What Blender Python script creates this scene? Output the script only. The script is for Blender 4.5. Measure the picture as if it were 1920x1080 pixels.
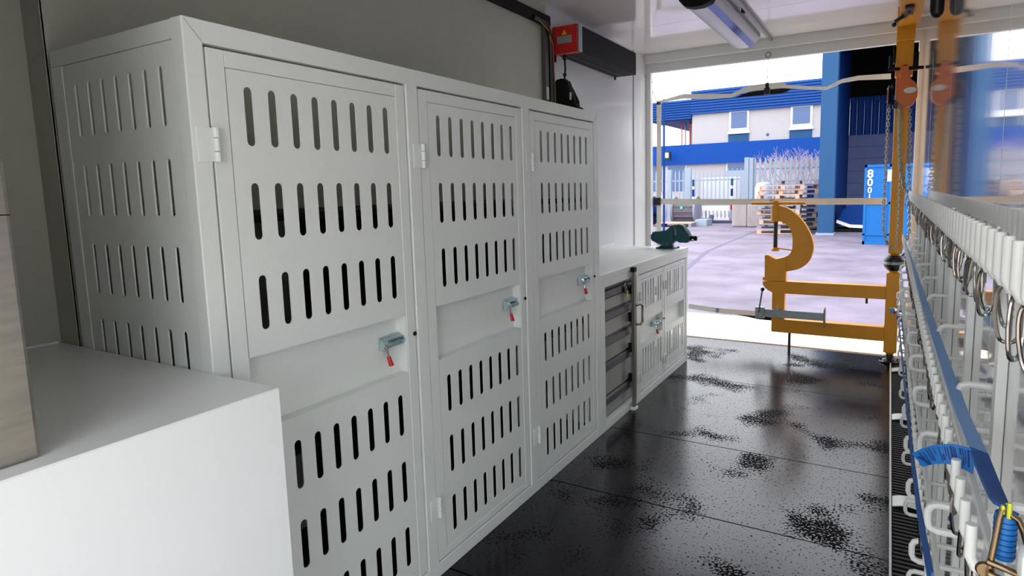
import bpy, bmesh, math, random
from mathutils import Vector, Matrix
random.seed(7)
S = bpy.context.scene
for o in list(bpy.data.objects): bpy.data.objects.remove(o)
COL = S.collection
R_ = math.radians
# ------------------------------------------------------------------ camera
cam = bpy.data.cameras.new('camera'); cob = bpy.data.objects.new('camera', cam); COL.objects.link(cob)
F, YAW, PIT, ROL, CX, CY, EYE = 1146.4, R_(29.526), R_(-6.943), R_(-1.3612), 1019.35, 495.94, 1.42
fw = Vector((-math.sin(YAW)*math.cos(PIT), math.cos(YAW)*math.cos(PIT), math.sin(PIT)))
r0 = Vector((math.cos(YAW), math.sin(YAW), 0)); u0 = r0.cross(fw)
rr = r0*math.cos(ROL)+u0*math.sin(ROL); uu = -r0*math.sin(ROL)+u0*math.cos(ROL)
m = Matrix((rr, uu, -fw)).transposed().to_4x4(); m.translation = (0, 0, EYE)
cob.matrix_world = m
cam.sensor_fit = 'HORIZONTAL'; cam.sensor_width = 36; cam.lens = F/1920*36
cam.shift_x = (960-CX)/1920; cam.shift_y = (CY-540)/1920
cam.clip_start = 0.02; cam.clip_end = 300
S.camera = cob
# ------------------------------------------------------------------ world: plain overcast sky
w = bpy.data.worlds.new('sky'); S.world = w; w.use_nodes = True
nt = w.node_tree; bg = nt.nodes['Background']
bg.inputs['Color'].default_value = (0.955, 0.985, 1.0, 1); bg.inputs['Strength'].default_value = 2.5
S.view_settings.view_transform = 'Standard'; S.view_settings.look = 'None'
S.view_settings.gamma = 1; S.view_settings.use_curve_mapping = False; S.view_settings.exposure = 0.6

# ------------------------------------------------------------------ materials
def L(c):  # sRGB 0-255 -> linear
    return tuple(((v/255)/12.92 if v/255 <= .04045 else (((v/255)+.055)/1.055)**2.4) for v in c)+(1,)
def mat(name, col, rough=.5, metal=0, coat=0, noise=0, nscale=20, bump=0, bscale=80, rvar=0, emit=0, lin=False, spec=.5, stretch=None):
    M = bpy.data.materials.new(name); M.use_nodes = True
    n = M.node_tree.nodes; l = M.node_tree.links; b = n['Principled BSDF']
    c = col if lin else L(col)
    b.inputs['Base Color'].default_value = c; b.inputs['Roughness'].default_value = rough
    b.inputs['Metallic'].default_value = metal; b.inputs['Coat Weight'].default_value = coat
    b.inputs['Coat Roughness'].default_value = .06
    b.inputs['Specular IOR Level'].default_value = spec
    tc = n.new('ShaderNodeTexCoord')
    src = tc.outputs['Object']
    if stretch:
        mp = n.new('ShaderNodeMapping'); mp.inputs['Scale'].default_value = stretch; l.new(src, mp.inputs['Vector']); src = mp.outputs['Vector']
    if noise or rvar:
        t = n.new('ShaderNodeTexNoise'); t.inputs['Scale'].default_value = nscale; t.inputs['Detail'].default_value = 5
        l.new(src, t.inputs['Vector'])
        if noise:
            mx = n.new('ShaderNodeMix'); mx.data_type = 'RGBA'; mx.blend_type = 'MIX'
            mx.inputs['A'].default_value = tuple(min(1, v*(1+noise)) for v in c[:3])+(1,)
            mx.inputs['B'].default_value = tuple(v*(1-noise) for v in c[:3])+(1,)
            l.new(t.outputs['Fac'], mx.inputs['Factor']); l.new(mx.outputs['Result'], b.inputs['Base Color'])
        if rvar:
            mr = n.new('ShaderNodeMapRange'); mr.inputs['To Min'].default_value = max(0, rough-rvar); mr.inputs['To Max'].default_value = rough+rvar
            l.new(t.outputs['Fac'], mr.inputs['Value']); l.new(mr.outputs['Result'], b.inputs['Roughness'])
    if bump:
        t2 = n.new('ShaderNodeTexNoise'); t2.inputs['Scale'].default_value = bscale; t2.inputs['Detail'].default_value = 3
        l.new(src, t2.inputs['Vector'])
        bp = n.new('ShaderNodeBump'); bp.inputs['Strength'].default_value = bump; bp.inputs['Distance'].default_value = .002
        l.new(t2.outputs['Fac'], bp.inputs['Height']); l.new(bp.outputs['Normal'], b.inputs['Normal'])
    if emit:
        b.inputs['Emission Color'].default_value = c; b.inputs['Emission Strength'].default_value = emit
    return M
paint = mat('white_enamel', (234, 239, 237), .33, noise=.03, nscale=6, bump=.25, bscale=140)
paintbox = mat('white_laminate', (240, 243, 246), .28, noise=.02, nscale=5, bump=.05, bscale=60)
rawwall = mat('matt_wall_panel', (184, 186, 174), .6, noise=.05, nscale=7, bump=.5, bscale=260)
gloss = mat('glossy_white_panel', (206, 208, 212), .12, noise=.02, nscale=3, bump=.22, bscale=6)
mirrorw = mat('polished_white_panel', (230, 231, 232), .05, noise=.02, nscale=3, bump=.16, bscale=5, stretch=(1, 3, .3), spec=1.0, coat=1.0)
ceilm = mat('glossy_ceiling_panel', (246, 243, 242), .1, coat=1, spec=1, bump=.25, bscale=4)
pegm = mat('white_powder_coat', (240, 242, 240), .35)
jam = mat('white_door_frame', (224, 226, 224), .35)
steelm = mat('brushed_steel', (150, 146, 138), .42, metal=.85, noise=.25, nscale=14, stretch=(1, 1, 6), rvar=.1)
dchrome = mat('dark_polished_steel', (150, 144, 138), .14, metal=1)
chrome = mat('polished_steel', (190, 186, 180), .16, metal=1)
zinc = mat('zinc_plate', (184, 204, 210), .3, metal=.65, noise=.1, nscale=40)
galv = mat('galvanised_steel', (150, 158, 162), .45, metal=.6, noise=.12, nscale=30)
brownm = mat('worn_steel_bar', (120, 114, 102), .4, metal=.6, noise=.15)
red = mat('red_plastic', (200, 12, 20), .35)
redbox = mat('red_enamel', (205, 40, 32), .45)
black = mat('black_plastic', (14, 14, 16), .4)
blackm = mat('black_anodised_metal', (18, 18, 19), .65, spec=.2)
blackf = mat('black_fabric', (10, 10, 12), .9)
darkhole = mat('dark_hole', (4, 4, 4), .9)
yellow = mat('yellow_enamel', (222, 150, 14), .42, noise=.08, nscale=9, rvar=.08)
orange = mat('orange_enamel', (212, 104, 22), .35)
webwhite = mat('off_white_webbing', (232, 228, 218), .8, noise=.08, nscale=60)
sheenweb = mat('blue_webbing_with_sheen', (120, 166, 226), .55, noise=.15, nscale=240, bump=.9, bscale=420)  # grazing sheen of the far strap is mixed into this lighter blue
bluedark = mat('dark_blue_webbing', (24, 84, 160), .7, noise=.1, nscale=200)
bluetag = mat('blue_tag_fabric', (8, 110, 190), .5, noise=.05, nscale=60)
ink = mat('dark_blue_ink', (6, 48, 110), .6)
gold = mat('yellow_passivated_steel', (138, 118, 92), .24, metal=1, noise=.2, nscale=50)
goldlime = mat('lime_yellow_steel', (196, 200, 60), .35, metal=.4)
greenv = mat('dark_green_enamel', (6, 74, 82), .3, noise=.12, nscale=40)
drawerm = mat('grey_drawer_enamel', (160, 162, 158), .4)
gripm = mat('dark_drawer_grip', (74, 76, 84), .4, metal=.4, noise=.75, nscale=120)
cream = mat('label_white', (230, 230, 226), .5)
ylabel = mat('label_yellow', (230, 190, 30), .5)
glabel = mat('label_grey', (150, 156, 150), .5)
tubem = mat('prismatic_diffuser', (205, 208, 220), .22, bump=.6, bscale=160, stretch=(1, .05, 1))
tubeblue = mat('blue_reflection_tint', (52, 92, 170), .12, metal=.5)
ribm = mat('black_ribbed_rubber', (20, 20, 22), .6)
# exterior
cladblue = mat('blue_cladding', (31, 70, 137), .5, spec=.1, noise=.06, nscale=3)
bandblue = mat('blue_fascia', (20, 68, 148), .55, spec=.1, noise=.05, nscale=3)
rendwall = mat('white_render', (170, 166, 170), .8, noise=.06, nscale=6)
glassb = mat('blue_grey_glass', (65, 90, 135), .15)
pierblue = mat('slate_blue_paint', (44, 80, 120), .6, spec=.1, noise=.08, nscale=2)
deepblue = mat('deep_blue_paint', (11, 50, 115), .6, spec=.1, noise=.08, nscale=2)
wareblock = mat('blue_grey_blockwork', (92, 101, 142), .8, spec=.1, noise=.12, nscale=3)
roofblack = mat('black_roof_sheet', (11, 11, 13), .9, spec=.1)
skyblue = mat('light_blue_enamel', (34, 100, 168), .45, spec=.1, noise=.05, nscale=4)
palegalv = mat('pale_galvanised_pale', (144, 157, 175), .5)
woodp = mat('pallet_wood', (185, 155, 140), .8, noise=.2, nscale=12)
woodg = mat('grey_pallet_wood', (135, 135, 151), .8, noise=.2, nscale=12)
drumm = mat('drum_wood', (99, 94, 104), .85, noise=.25, nscale=9)
concrete = mat('rough_concrete', (160, 151, 151), .9, noise=.25, nscale=5, bump=1, bscale=12)
twig = mat('bare_twig', (180, 160, 171), .9)
whitepl = mat('white_plastic', (212, 212, 216), .5)
rampm = mat('pale_apron_concrete', (226, 214, 202), .7, noise=.07, nscale=4)

def floor_mat():
    M = bpy.data.materials.new('black_rubber_floor'); M.use_nodes = True
    n = M.node_tree.nodes; l = M.node_tree.links; b = n['Principled BSDF']
    tc = n.new('ShaderNodeTexCoord')
    big = n.new('ShaderNodeTexNoise'); big.inputs['Scale'].default_value = 2.6; big.inputs['Detail'].default_value = 2
    fine = n.new('ShaderNodeTexNoise'); fine.inputs['Scale'].default_value = 90; fine.inputs['Detail'].default_value = 6
    for t in (big, fine): l.new(tc.outputs['Object'], t.inputs['Vector'])
    b1 = n.new('ShaderNodeMapRange'); b1.inputs['From Min'].default_value = .52; b1.inputs['From Max'].default_value = .66; l.new(big.outputs['Fac'], b1.inputs['Value'])
    add = n.new('ShaderNodeMath'); add.operation = 'MULTIPLY_ADD'; add.inputs[1].default_value = .2; l.new(b1.outputs['Result'], add.inputs[0]); l.new(fine.outputs['Fac'], add.inputs[2])
    th = n.new('ShaderNodeMapRange'); th.inputs['From Min'].default_value = .615; th.inputs['From Max'].default_value = .65; l.new(add.outputs[0], th.inputs['Value'])
    mx = n.new('ShaderNodeMix'); mx.data_type = 'RGBA'; b.inputs['Specular Tint'].default_value = (.86, .84, 1, 1); mx.inputs['A'].default_value = L((7, 7, 11)); mx.inputs['B'].default_value = L((5, 5, 5))
    l.new(th.outputs['Result'], mx.inputs['Factor']); l.new(mx.outputs['Result'], b.inputs['Base Color'])
    ro = n.new('ShaderNodeMapRange'); ro.inputs['To Min'].default_value = .19; ro.inputs['To Max'].default_value = .85
    l.new(th.outputs['Result'], ro.inputs['Value']); l.new(ro.outputs['Result'], b.inputs['Roughness'])
    sp = n.new('ShaderNodeMapRange'); sp.inputs['To Min'].default_value = .34; sp.inputs['To Max'].default_value = .12
    l.new(th.outputs['Result'], sp.inputs['Value']); l.new(sp.outputs['Result'], b.inputs['Specular IOR Level'])
    bp = n.new('ShaderNodeBump'); bp.inputs['Strength'].default_value = .25; bp.inputs['Distance'].default_value = .001
    l.new(fine.outputs['Fac'], bp.inputs['Height']); l.new(bp.outputs['Normal'], b.inputs['Normal'])
    return M
def yard_mat():
    M = bpy.data.materials.new('yard_concrete'); M.use_nodes = True
    n = M.node_tree.nodes; l = M.node_tree.links; b = n['Principled BSDF']; b.inputs['Roughness'].default_value = .75
    tc = n.new('ShaderNodeTexCoord')
    t = n.new('ShaderNodeTexNoise'); t.inputs['Scale'].default_value = .9; t.inputs['Detail'].default_value = 8; t.inputs['Roughness'].default_value = .65
    l.new(tc.outputs['Object'], t.inputs['Vector'])
    cr = n.new('ShaderNodeValToRGB'); e = cr.color_ramp.elements
    e[0].position = .34; e[0].color = L((92, 84, 102)); e[1].position = .66; e[1].color = L((126, 115, 136))
    l.new(t.outputs['Fac'], cr.inputs['Fac']); l.new(cr.outputs['Color'], b.inputs['Base Color'])
    return M
floorm, yardm = floor_mat(), yard_mat()

# ------------------------------------------------------------------ mesh helpers
class MB:
    def __init__(s): s.bm = bmesh.new()
    def box(s, a, b, bev=0):
        c = [(a[i]+b[i])/2 for i in range(3)]; d = [abs(b[i]-a[i]) for i in range(3)]
        r = bmesh.ops.create_cube(s.bm, size=1, matrix=Matrix.Translation(c) @ Matrix.Diagonal((*d, 1)))
        if bev:
            es = list({e for v in r['verts'] for e in v.link_edges})
            bmesh.ops.bevel(s.bm, geom=es, offset=bev, segments=2, affect='EDGES', profile=.5)
        return s
    def cyl(s, p, q, r, r2=None, n=12, caps=True):
        p, q = Vector(p), Vector(q); d = q-p
        M = Matrix.Translation((p+q)/2) @ d.to_track_quat('Z', 'Y').to_matrix().to_4x4()
        bmesh.ops.create_cone(s.bm, cap_ends=caps, segments=n, radius1=r, radius2=r if r2 is None else r2, depth=d.length, matrix=M)
        return s
    def ball(s, c, r, sc=(1, 1, 1), n=12):
        bmesh.ops.create_uvsphere(s.bm, u_segments=n, v_segments=max(6, n//2), radius=r, matrix=Matrix.Translation(c) @ Matrix.Diagonal((*sc, 1)))
        return s
    def tube(s, pts, r, n=8, closed=False):
        pts = [Vector(p) for p in pts]; N = len(pts); rings = []; up = None
        for i, p in enumerate(pts):
            if closed: t = pts[(i+1) % N]-pts[i-1]
            else: t = pts[min(i+1, N-1)]-pts[max(i-1, 0)]
            t.normalize()
            if up is None:
                up = Vector((0, 0, 1)) if abs(t.z) < .9 else Vector((1, 0, 0))
            up = (up-t*up.dot(t)).normalized(); bi = t.cross(up)
            rings.append([s.bm.verts.new(p+up*r*math.cos(2*math.pi*k/n)+bi*r*math.sin(2*math.pi*k/n)) for k in range(n)])
        for i in range(N if closed else N-1):
            a, b = rings[i], rings[(i+1) % N]
            for k in range(n): s.bm.faces.new((a[k], a[(k+1) % n], b[(k+1) % n], b[k]))
        if not closed:
            s.bm.faces.new(rings[0][::-1]); s.bm.faces.new(rings[-1])
        return s
    def prism(s, poly, axis, a, b):
        """poly: list of 2D points in the two other axes (cyclic order x,y,z minus axis)"""
        def P(u, v, w): return {'x': (w, u, v), 'y': (u, w, v), 'z': (u, v, w)}[axis]
        A = [s.bm.verts.new(P(u, v, a)) for u, v in poly]; B = [s.bm.verts.new(P(u, v, b)) for u, v in poly]
        s.bm.faces.new(A); s.bm.faces.new(B[::-1]); k = len(poly)
        for i in range(k): s.bm.faces.new((A[i], B[i], B[(i+1) % k], A[(i+1) % k]))
        return s
    def ribbon(s, cs, ws, t=.0015):
        """flat strap: centre points, half-width vectors"""
        cs = [Vector(c) for c in cs]; ws = [Vector(w) for w in ws]; rows = []
        for i, (c, w) in enumerate(zip(cs, ws)):
            d = (cs[min(i+1, len(cs)-1)]-cs[max(i-1, 0)]).normalized(); nn = d.cross(w).normalized()*t/2
            rows.append([s.bm.verts.new(q) for q in (c-w-nn, c+w-nn, c+w+nn, c-w+nn)])
        for a, b in zip(rows, rows[1:]):
            for k in range(4): s.bm.faces.new((a[k], a[(k+1) % 4], b[(k+1) % 4], b[k]))
        s.bm.faces.new(rows[0][::-1]); s.bm.faces.new(rows[-1])
        return s
    def lathe(s, prof, c, ax='z', n=20):
        c = Vector(c); rings = []
        for r, h in prof:
            ring = []
            for k in range(n):
                a = 2*math.pi*k/n; u, v = r*math.cos(a), r*math.sin(a)
                o = {'z': (u, v, h), 'x': (h, u, v), 'y': (u, h, v)}[ax]; ring.append(s.bm.verts.new(c+Vector(o)))
            rings.append(ring)
        for a, b in zip(rings, rings[1:]):
            for k in range(n): s.bm.faces.new((a[k], a[(k+1) % n], b[(k+1) % n], b[k]))
        s.bm.faces.new(rings[0]); s.bm.faces.new(rings[-1][::-1])
        return s
def wl(o):
    v = Vector((0, 0, 0))
    while o: v = v+o.location; o = o.parent
    return v
def obj(name, mb, m_, parent=None, smooth=False, at=None, kind=None, label=None, world=True):
    """world=True: mesh data is in world coordinates; it is moved into the parent's frame (or to the origin point `at`)."""
    bm = mb.bm; bmesh.ops.recalc_face_normals(bm, faces=bm.faces[:])
    base = wl(parent) if parent else Vector(at if at else (0, 0, 0))
    if world: bmesh.ops.translate(bm, verts=bm.verts[:], vec=-base)
    me = bpy.data.meshes.new(name); bm.to_mesh(me); bm.free(); me.materials.append(m_)
    if smooth:
        me.shade_smooth(); me.set_sharp_from_angle(angle=R_(38))
    o = bpy.data.objects.new(name, me); COL.objects.link(o)
    if parent: o.parent = parent
    elif at: o.location = at
    if kind: o['kind'] = kind
    if label: o['label'] = label
    return o
def tag(o, label, cat, group=None, kind=None):
    o['label'] = label; o['category'] = cat
    if group: o['group'] = group
    if kind: o['kind'] = kind
    return o
def thing(name, loc, label, cat, group=None, rz=0):
    o = bpy.data.objects.new(name, None); COL.objects.link(o); o.location = loc; o.rotation_euler = (0, 0, rz); o.empty_display_size = .05
    return tag(o, label, cat, group)
def struct(name, mb, m_, parent=None, smooth=False):
    return obj(name, mb, m_, parent, smooth, kind=None if parent else 'structure')
def copy_tree(o, parent=None, loc=None):
    c = o.copy(); COL.objects.link(c); c.parent = parent
    if loc is not None: c.location = loc
    for ch in o.children: copy_tree(ch, c)
    return c
def slot_poly(u, v0, v1, w, n=6):
    r = w/2; P = []
    for k in range(n+1):
        a = math.pi*k/n; P.append((u+r*math.cos(a), v1-r+r*math.sin(a)))
    for k in range(n+1):
        a = math.pi+math.pi*k/n; P.append((u+r*math.cos(a), v0+r+r*math.sin(a)))
    return P
def slotted(name, rect, slots, thick, plane, pos, m_, parent=None):
    """sheet metal plate with real slots; rect=(u0,u1,v0,v1); plane 'x': u=y,v=z at x=pos; plane 'y': u=x,v=z at y=pos"""
    cu = bpy.data.curves.new(name, 'CURVE'); cu.dimensions = '2D'; cu.fill_mode = 'BOTH'; cu.extrude = thick/2
    u0, u1, v0, v1 = rect
    for P in [[(u0, v0), (u1, v0), (u1, v1), (u0, v1)]]+[slot_poly(*s) for s in slots]:
        sp = cu.splines.new('POLY'); sp.points.add(len(P)-1); sp.use_cyclic_u = True
        for i, (a, b) in enumerate(P): sp.points[i].co = (a, b, 0, 1)
    t = bpy.data.objects.new('t', cu); COL.objects.link(t)
    me = bpy.data.meshes.new_from_object(t); bpy.data.objects.remove(t); bpy.data.curves.remove(cu)
    base = wl(parent) if parent else Vector((0, 0, 0))
    if plane == 'x': M = Matrix(((0, 0, 1, pos), (1, 0, 0, 0), (0, 1, 0, 0), (0, 0, 0, 1)))
    else: M = Matrix(((1, 0, 0, 0), (0, 0, -1, pos), (0, 1, 0, 0), (0, 0, 0, 1)))
    me.transform(Matrix.Translation(-base) @ M)
    me.name = name; me.materials.clear(); me.materials.append(m_)
    o = bpy.data.objects.new(name, me); COL.objects.link(o); o.parent = parent
    return o

# ------------------------------------------------------------------ room shell
XL, XR, YE, ZC = -2.05, .185, 5.62, 2.64
struct('wall_left', MB().box((XL-.06, .852, -.1), (XL, 3.72, ZC)), rawwall)
struct('wall_left', MB().box((XL-.06, 3.72, -.1), (XL, YE, ZC)), gloss)
struct('wall_left', MB().box((-2.215, -.81, -.1), (-2.155, .852, ZC)), rawwall)
struct('wall_left', MB().box((-2.155, .85, -.1), (XL, .856, ZC)), rawwall)
struct('wall_front_and_blocker', MB().box((-2.2, -.81, -.1), (-.95, -.75, ZC)).box((-.95, -.81, 2.45), (XR+.06, -.75, ZC)), gloss)
struct('wall_front_and_blocker', MB().box((-2.154, -.75, 1.5), (-1.212, .40, ZC-.001)), rawwall)  # unseen block over the steel case, added to shade the locker side
wr = bpy.data.objects.new('wall_right', None); COL.objects.link(wr); wr['kind'] = 'structure'
ys = [.62, 1.479, 2.84, 4.22, YE]
for a, b in zip(ys, ys[1:]):
    obj('panel', MB().box((XR, a+.0015, -.1), (XR+.05, b-.0015, ZC), .002), mirrorw, wr)
obj('panel', MB().box((XR, -.75, 1.35), (XR+.05, .619, ZC)), mirrorw, wr)
obj('panel', MB().box((XR, -.75, -.1), (XR+.05, .05, 1.349)), mirrorw, wr)
obj('seam_strip', MB().box((XR+.004, .62, -.1), (XR+.045, YE, ZC)), jam, wr)
ce = bpy.data.objects.new('ceiling', None); COL.objects.link(ce); ce['kind'] = 'structure'
for a, b in ((-.75, .9), (.9, 2.15), (2.15, 3.4), (3.4, 4.65), (4.65, YE)):
    obj('panel', MB().box((-2.2, a+.002, ZC), (XR+.06, b-.002, ZC+.03)), ceilm, ce)
obj('roof_sheet', MB().box((-2.2, -.81, ZC+.03), (XR+.06, YE, ZC+.06)), jam, ce)
fl = bpy.data.objects.new('floor', None); COL.objects.link(fl); fl['kind'] = 'structure'
jy = [-.75, -.2, .8, 1.7, 2.503, 3.25, 4.425, YE]
for a, b in zip(jy, jy[1:]):
    obj('rubber_mat', MB().box((-2.05 if a > .8 else -2.15, a+.0025, -.012), (.05, b-.0025, 0), .0015), floorm, fl)
obj('deck', MB().box((-2.2, -.81, -.06), (XR+.06, YE+.02, -.013)), blackm, fl)
struct('trim_1', MB().box((-2.05, YE, 2.48), (XR+.06, YE+.05, ZC+.06)).box((-2.05, YE-.05, 2.56), (XR, YE, ZC)), jam)
struct('trim_2', MB().box((-2.11, YE, -.06), (-1.99, YE+.06, 2.48)), jam)
struct('trim_3', MB().box((.15, YE, -.06), (XR+.06, YE+.06, 2.48)), jam)
struct('trim_4', MB().box((.05, .3, -.012), (.058, 5.5, .012)), pegm)
struct('trim_5', MB().box((XL, 5.32, 0), (XL+.012, YE, ZC)), gloss)
struct('trim_6', MB().box((XL, 3.72, .937), (XL+.006, 4.84, .955)), jam)

# ribbed mat strip beside the right wall with curved floor straps
rm = thing('ribbed_mat', (.12, 3, -.012), 'narrow black ribbed rubber strip on the floor along the right wall', 'mat')
obj('base_sheet', MB().box((.06, .3, -.012), (XR, 5.5, -.006)), ribm, rm)
rb = MB()
for k in range(170): rb.box((.062, .35+k*.03, -.006), (.18, .362+k*.03, -.001))
obj('rib', rb, ribm, rm, kind='stuff')
for i, (y, w_) in enumerate(((1.95, 'nearest'), (3.0, 'second nearest'), (4.13, 'third nearest'), (5.2, 'farthest'))):
    b = MB(); cs = []; ws = []
    for k in range(9):
        t = k/8; cs.append((.062+.112*t, y, .004+.012*math.sin(math.pi*t))); ws.append((0, .05, 0))
    b.ribbon(cs, ws, .004)
    o = obj('floor_strap', b, pegm, smooth=True)
    tag(o, f'white curved strap plate across the black ribbed strip, {w_} to the camera', 'bracket', 'curved plates over the ribbed strip')

# ------------------------------------------------------------------ tall locker unit
XF = -1.405
lk = thing('locker_unit', (-1.72, 1.98, 0), 'tall white steel locker unit with three slotted doors along the left wall', 'locker')
f = MB()
for y0, y1 in ((.852, .899), (1.587, 1.643), (2.323, 2.383), (3.067, 3.118)):
    f.box((XF-.045, y0, 0), (XF, y1, 1.831), .003)
f.box((XF-.0451, .8605, 1.778), (XF-.0005, 3.11, 1.8305), .002).box((XF-.0451, .86, .0), (XF-.0005, 3.11, .052), .002)
for y0 in (.852, 3.073):
    f.box((-2.03, y0, 1.785), (XF-.04, y0+.045, 1.829), .002).box((-2.03, y0, 0), (XF-.04, y0+.045, .05), .002).box((-2.03, y0, .05), (-1.975, y0+.045, 1.785), .002)
obj('frame', f, paint, lk)
obj('mitre_seam', MB().cyl((XF+.0002, .858, 1.825), (XF+.0002, .896, 1.781), .0012, n=6), rawwall, lk)
obj('mitre_seam', MB().cyl((XF+.0002, 3.112, 1.825), (XF+.0002, 3.07, 1.781), .0012, n=6), rawwall, lk)
zr = [(1.591, 1.732), (1.377, 1.517), (1.163, 1.304), (.95, 1.093), (.737, .879), (.523, .666), (.31, .452), (.097, .239)]
sl = [(-1.907+.0661*k, a, b, .017) for a, b in zr for k in range(7)]
slotted('side_panel', (-1.974, -1.447, .05, 1.783), sl, .004, 'y', .856, paint, lk)
obj('side_edge', MB().box((-1.977, .8525, .05), (-1.97, .858, 1.783)), paint, lk)
obj('side_panel', MB().box((-1.97, 3.10, .05), (XF-.045, 3.104, 1.79)), paint, lk)
obj('back_panel', MB().box((-2.035, .9, .05), (-2.03, 3.07, 1.36)), rawwall, lk)
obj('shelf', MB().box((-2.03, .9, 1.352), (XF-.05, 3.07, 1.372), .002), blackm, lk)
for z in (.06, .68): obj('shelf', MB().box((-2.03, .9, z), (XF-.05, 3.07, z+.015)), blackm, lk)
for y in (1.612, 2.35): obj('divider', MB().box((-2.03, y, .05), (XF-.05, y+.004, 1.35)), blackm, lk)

def door(parent, y0, y1, z0, z1, rec, slots_u, slots_l, hz, latch, hs=1.0, rim=.047):
    X = XF-.004
    d = MB()
    d.box((X-.03, y0, z0), (X, y0+rim, z1), .0025).box((X-.03, y1-rim*.9, z0), (X, y1, z1), .0025)
    d.box((X-.03, y0+rim, z1-rim*.85), (X-.0005, y1-rim*.9, z1), .002).box((X-.03, y0+rim, z0), (X-.0005, y1-rim*.9, z0+rim*.6), .002)
    dr = obj('door', d, paint, parent)
    a, b = y0+rim+.0015, y1-rim*.9-.0015
    slotted('upper_sheet', (a, b, rec[1], z1-rim*.85-.0015), slots_u, .003, 'x', X-.003, paint, dr)
    slotted('lower_sheet', (a, b, z0+rim*.6+.0015, rec[0]), slots_l, .003, 'x', X-.003, paint, dr)
    obj('seam', MB().box((X-.012, a-.004, z0+.02), (X-.006, b+.004, z0+.03)).box((X-.012, a-.002, rec[1]+.01), (X-.006, a+.001, z1-.03)), blackm, dr)
    c = .038
    obj('lock_recess', MB().box((X-c-.002, a, rec[0]), (X-c, b, rec[1])).box((X-c, a, rec[1]-.001), (X-.002, b, rec[1]+.0012)).box((X-c, a, rec[0]-.0012), (X-.002, b, rec[0]+.001)).box((X-c, b-.002, rec[0]), (X-.002, b, rec[1])), paint, dr)
    for z in hz:
        h = MB(); s = .04*hs
        h.box((XF, y0-.042*hs, z-s), (XF+.003, y0+.001, z+s), .001)
        h.box((X, y0+.006, z-s), (X+.003, y0+.03*hs, z+s), .001)
        h.cyl((XF+.007, y0+.003, z-s*1.0), (XF+.007, y0+.003, z-s*.42), .0075, n=10)
        h.cyl((XF+.007, y0+.003, z-s*.38), (XF+.007, y0+.003, z+s*.38), .0075, n=10)
        h.cyl((XF+.007, y0+.003, z+s*.42), (XF+.007, y0+.003, z+s*1.0), .0075, n=10)
        obj('hinge', h, paint, dr, smooth=True)
    if latch is None: return dr
    ly, lz = latch; xb = X-c+.006
    k = MB(); k.box((xb, ly, lz-.02), (xb+.004, ly+.14, lz+.022), .0015)
    P = [(math.cos(math.pi*i/8)*.017, math.sin(math.pi*i/8)*.022+.002) for i in range(9)]
    k.prism([(xb+max(q, 0)+.003, lz+p) for p, q in P][::-1], 'y', ly+.095, ly+.148)
    k.prism([(xb+max(q*.9, 0)+.003, lz+p*1.1) for p, q in P][::-1], 'y', ly, ly+.022)
    k.box((xb+.003, ly+.02, lz+.010), (xb+.02, ly+.09, lz+.019), .002)
    obj('latch_body', k, zinc, dr, smooth=True, label='zinc plated spring bolt housing')
    k = MB(); k.cyl((xb+.019, ly+.01, lz-.004), (xb+.019, ly+.148, lz-.004), .006, n=10)
    pts = [(xb+.019+math.cos(t*1.3)*.0085, ly+.03+t*.0011, lz-.004+math.sin(t*1.3)*.0085) for t in range(52)]
    k.tube(pts, .0016, n=5)
    obj('spring_bolt', k, zinc, dr, smooth=True)
    k = MB(); k.tube([(xb+.02, ly+.006, lz), (xb+.03, ly+.005, lz-.006), (xb+.034, ly+.004, lz-.022), (xb+.036, ly+.006, lz-.04)], .0042, n=8)
    obj('latch_lever', k, chrome, dr, smooth=True)
    k = MB(); k.cyl((xb+.0355, ly+.006, lz-.035), (xb+.042, ly+.010, lz-.066), .0062, .0085, n=12)
    obj('lever_grip', k, red, dr, smooth=True, label='red plastic lever grip')
    obj('strike_hole', MB().cyl((XF-.006, y1-.008, lz+.012), (XF+.0006, y1-.008, lz+.012), .007, n=12), darkhole, dr)
    return dr
UP = ((1.547, 1.693), (1.31, 1.455), (1.075, 1.218)); LO = ((.603, .745), (.365, .51), (.129, .272))
for y0, y1 in ((.905, 1.581), (1.649, 2.317), (2.389, 3.061)):
    u = [(y0+.104+.0688*k, a, b, .0235) for a, b in UP for k in range(8)]
    l_ = [(y0+.104+.0688*k, a, b, .0235) for a, b in LO for k in range(8)]
    door(lk, y0, y1, .058, 1.772, (.812, 1.012), u, l_, (1.545, .272), (y0+.53, .928))

# ------------------------------------------------------------------ low bench cabinet
bn = thing('bench_cabinet', (-1.72, 3.97, 0), 'low white steel bench cabinet between tall lockers and rear opening', 'cabinet')
f = MB()
for y0, y1 in ((3.121, 3.185), (3.69, 3.732), (4.80, 4.842)): f.box((XF-.04, y0, 0), (XF, y1, .90), .002)
f.box((XF-.0401, 3.13, .858), (XF-.0005, 4.835, .90)).box((XF-.0401, 3.13, 0), (XF-.0005, 4.835, .05), .002)
f.box((-2.04, 4.80, 0), (-2.0, 4.842, .9)).box((-2.04, 4.80, 0), (XF-.04, 4.842, .04)).box((-2.04, 4.80, .86), (XF-.04, 4.842, .9))
obj('frame', f, paint, bn)
sl = [(-1.95+.07*k, a, b, .02) for a, b in ((.6, .8), (.33, .53), (.09, .27)) for k in range(8)]
slotted('side_panel', (-2.0, XF-.04, .04, .86), sl, .003, 'y', 4.83, paint, bn)
obj('base_panel', MB().box((-2.04, 3.13, .03), (XF-.045, 4.83, .036)), paint, bn)
obj('back_panel', MB().box((-2.045, 3.13, .03), (-2.04, 4.83, .9)), rawwall, bn)
obj('divider', MB().box((-2.04, 3.70, .03), (XF-.04, 3.71, .9)), paint, bn)
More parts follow.
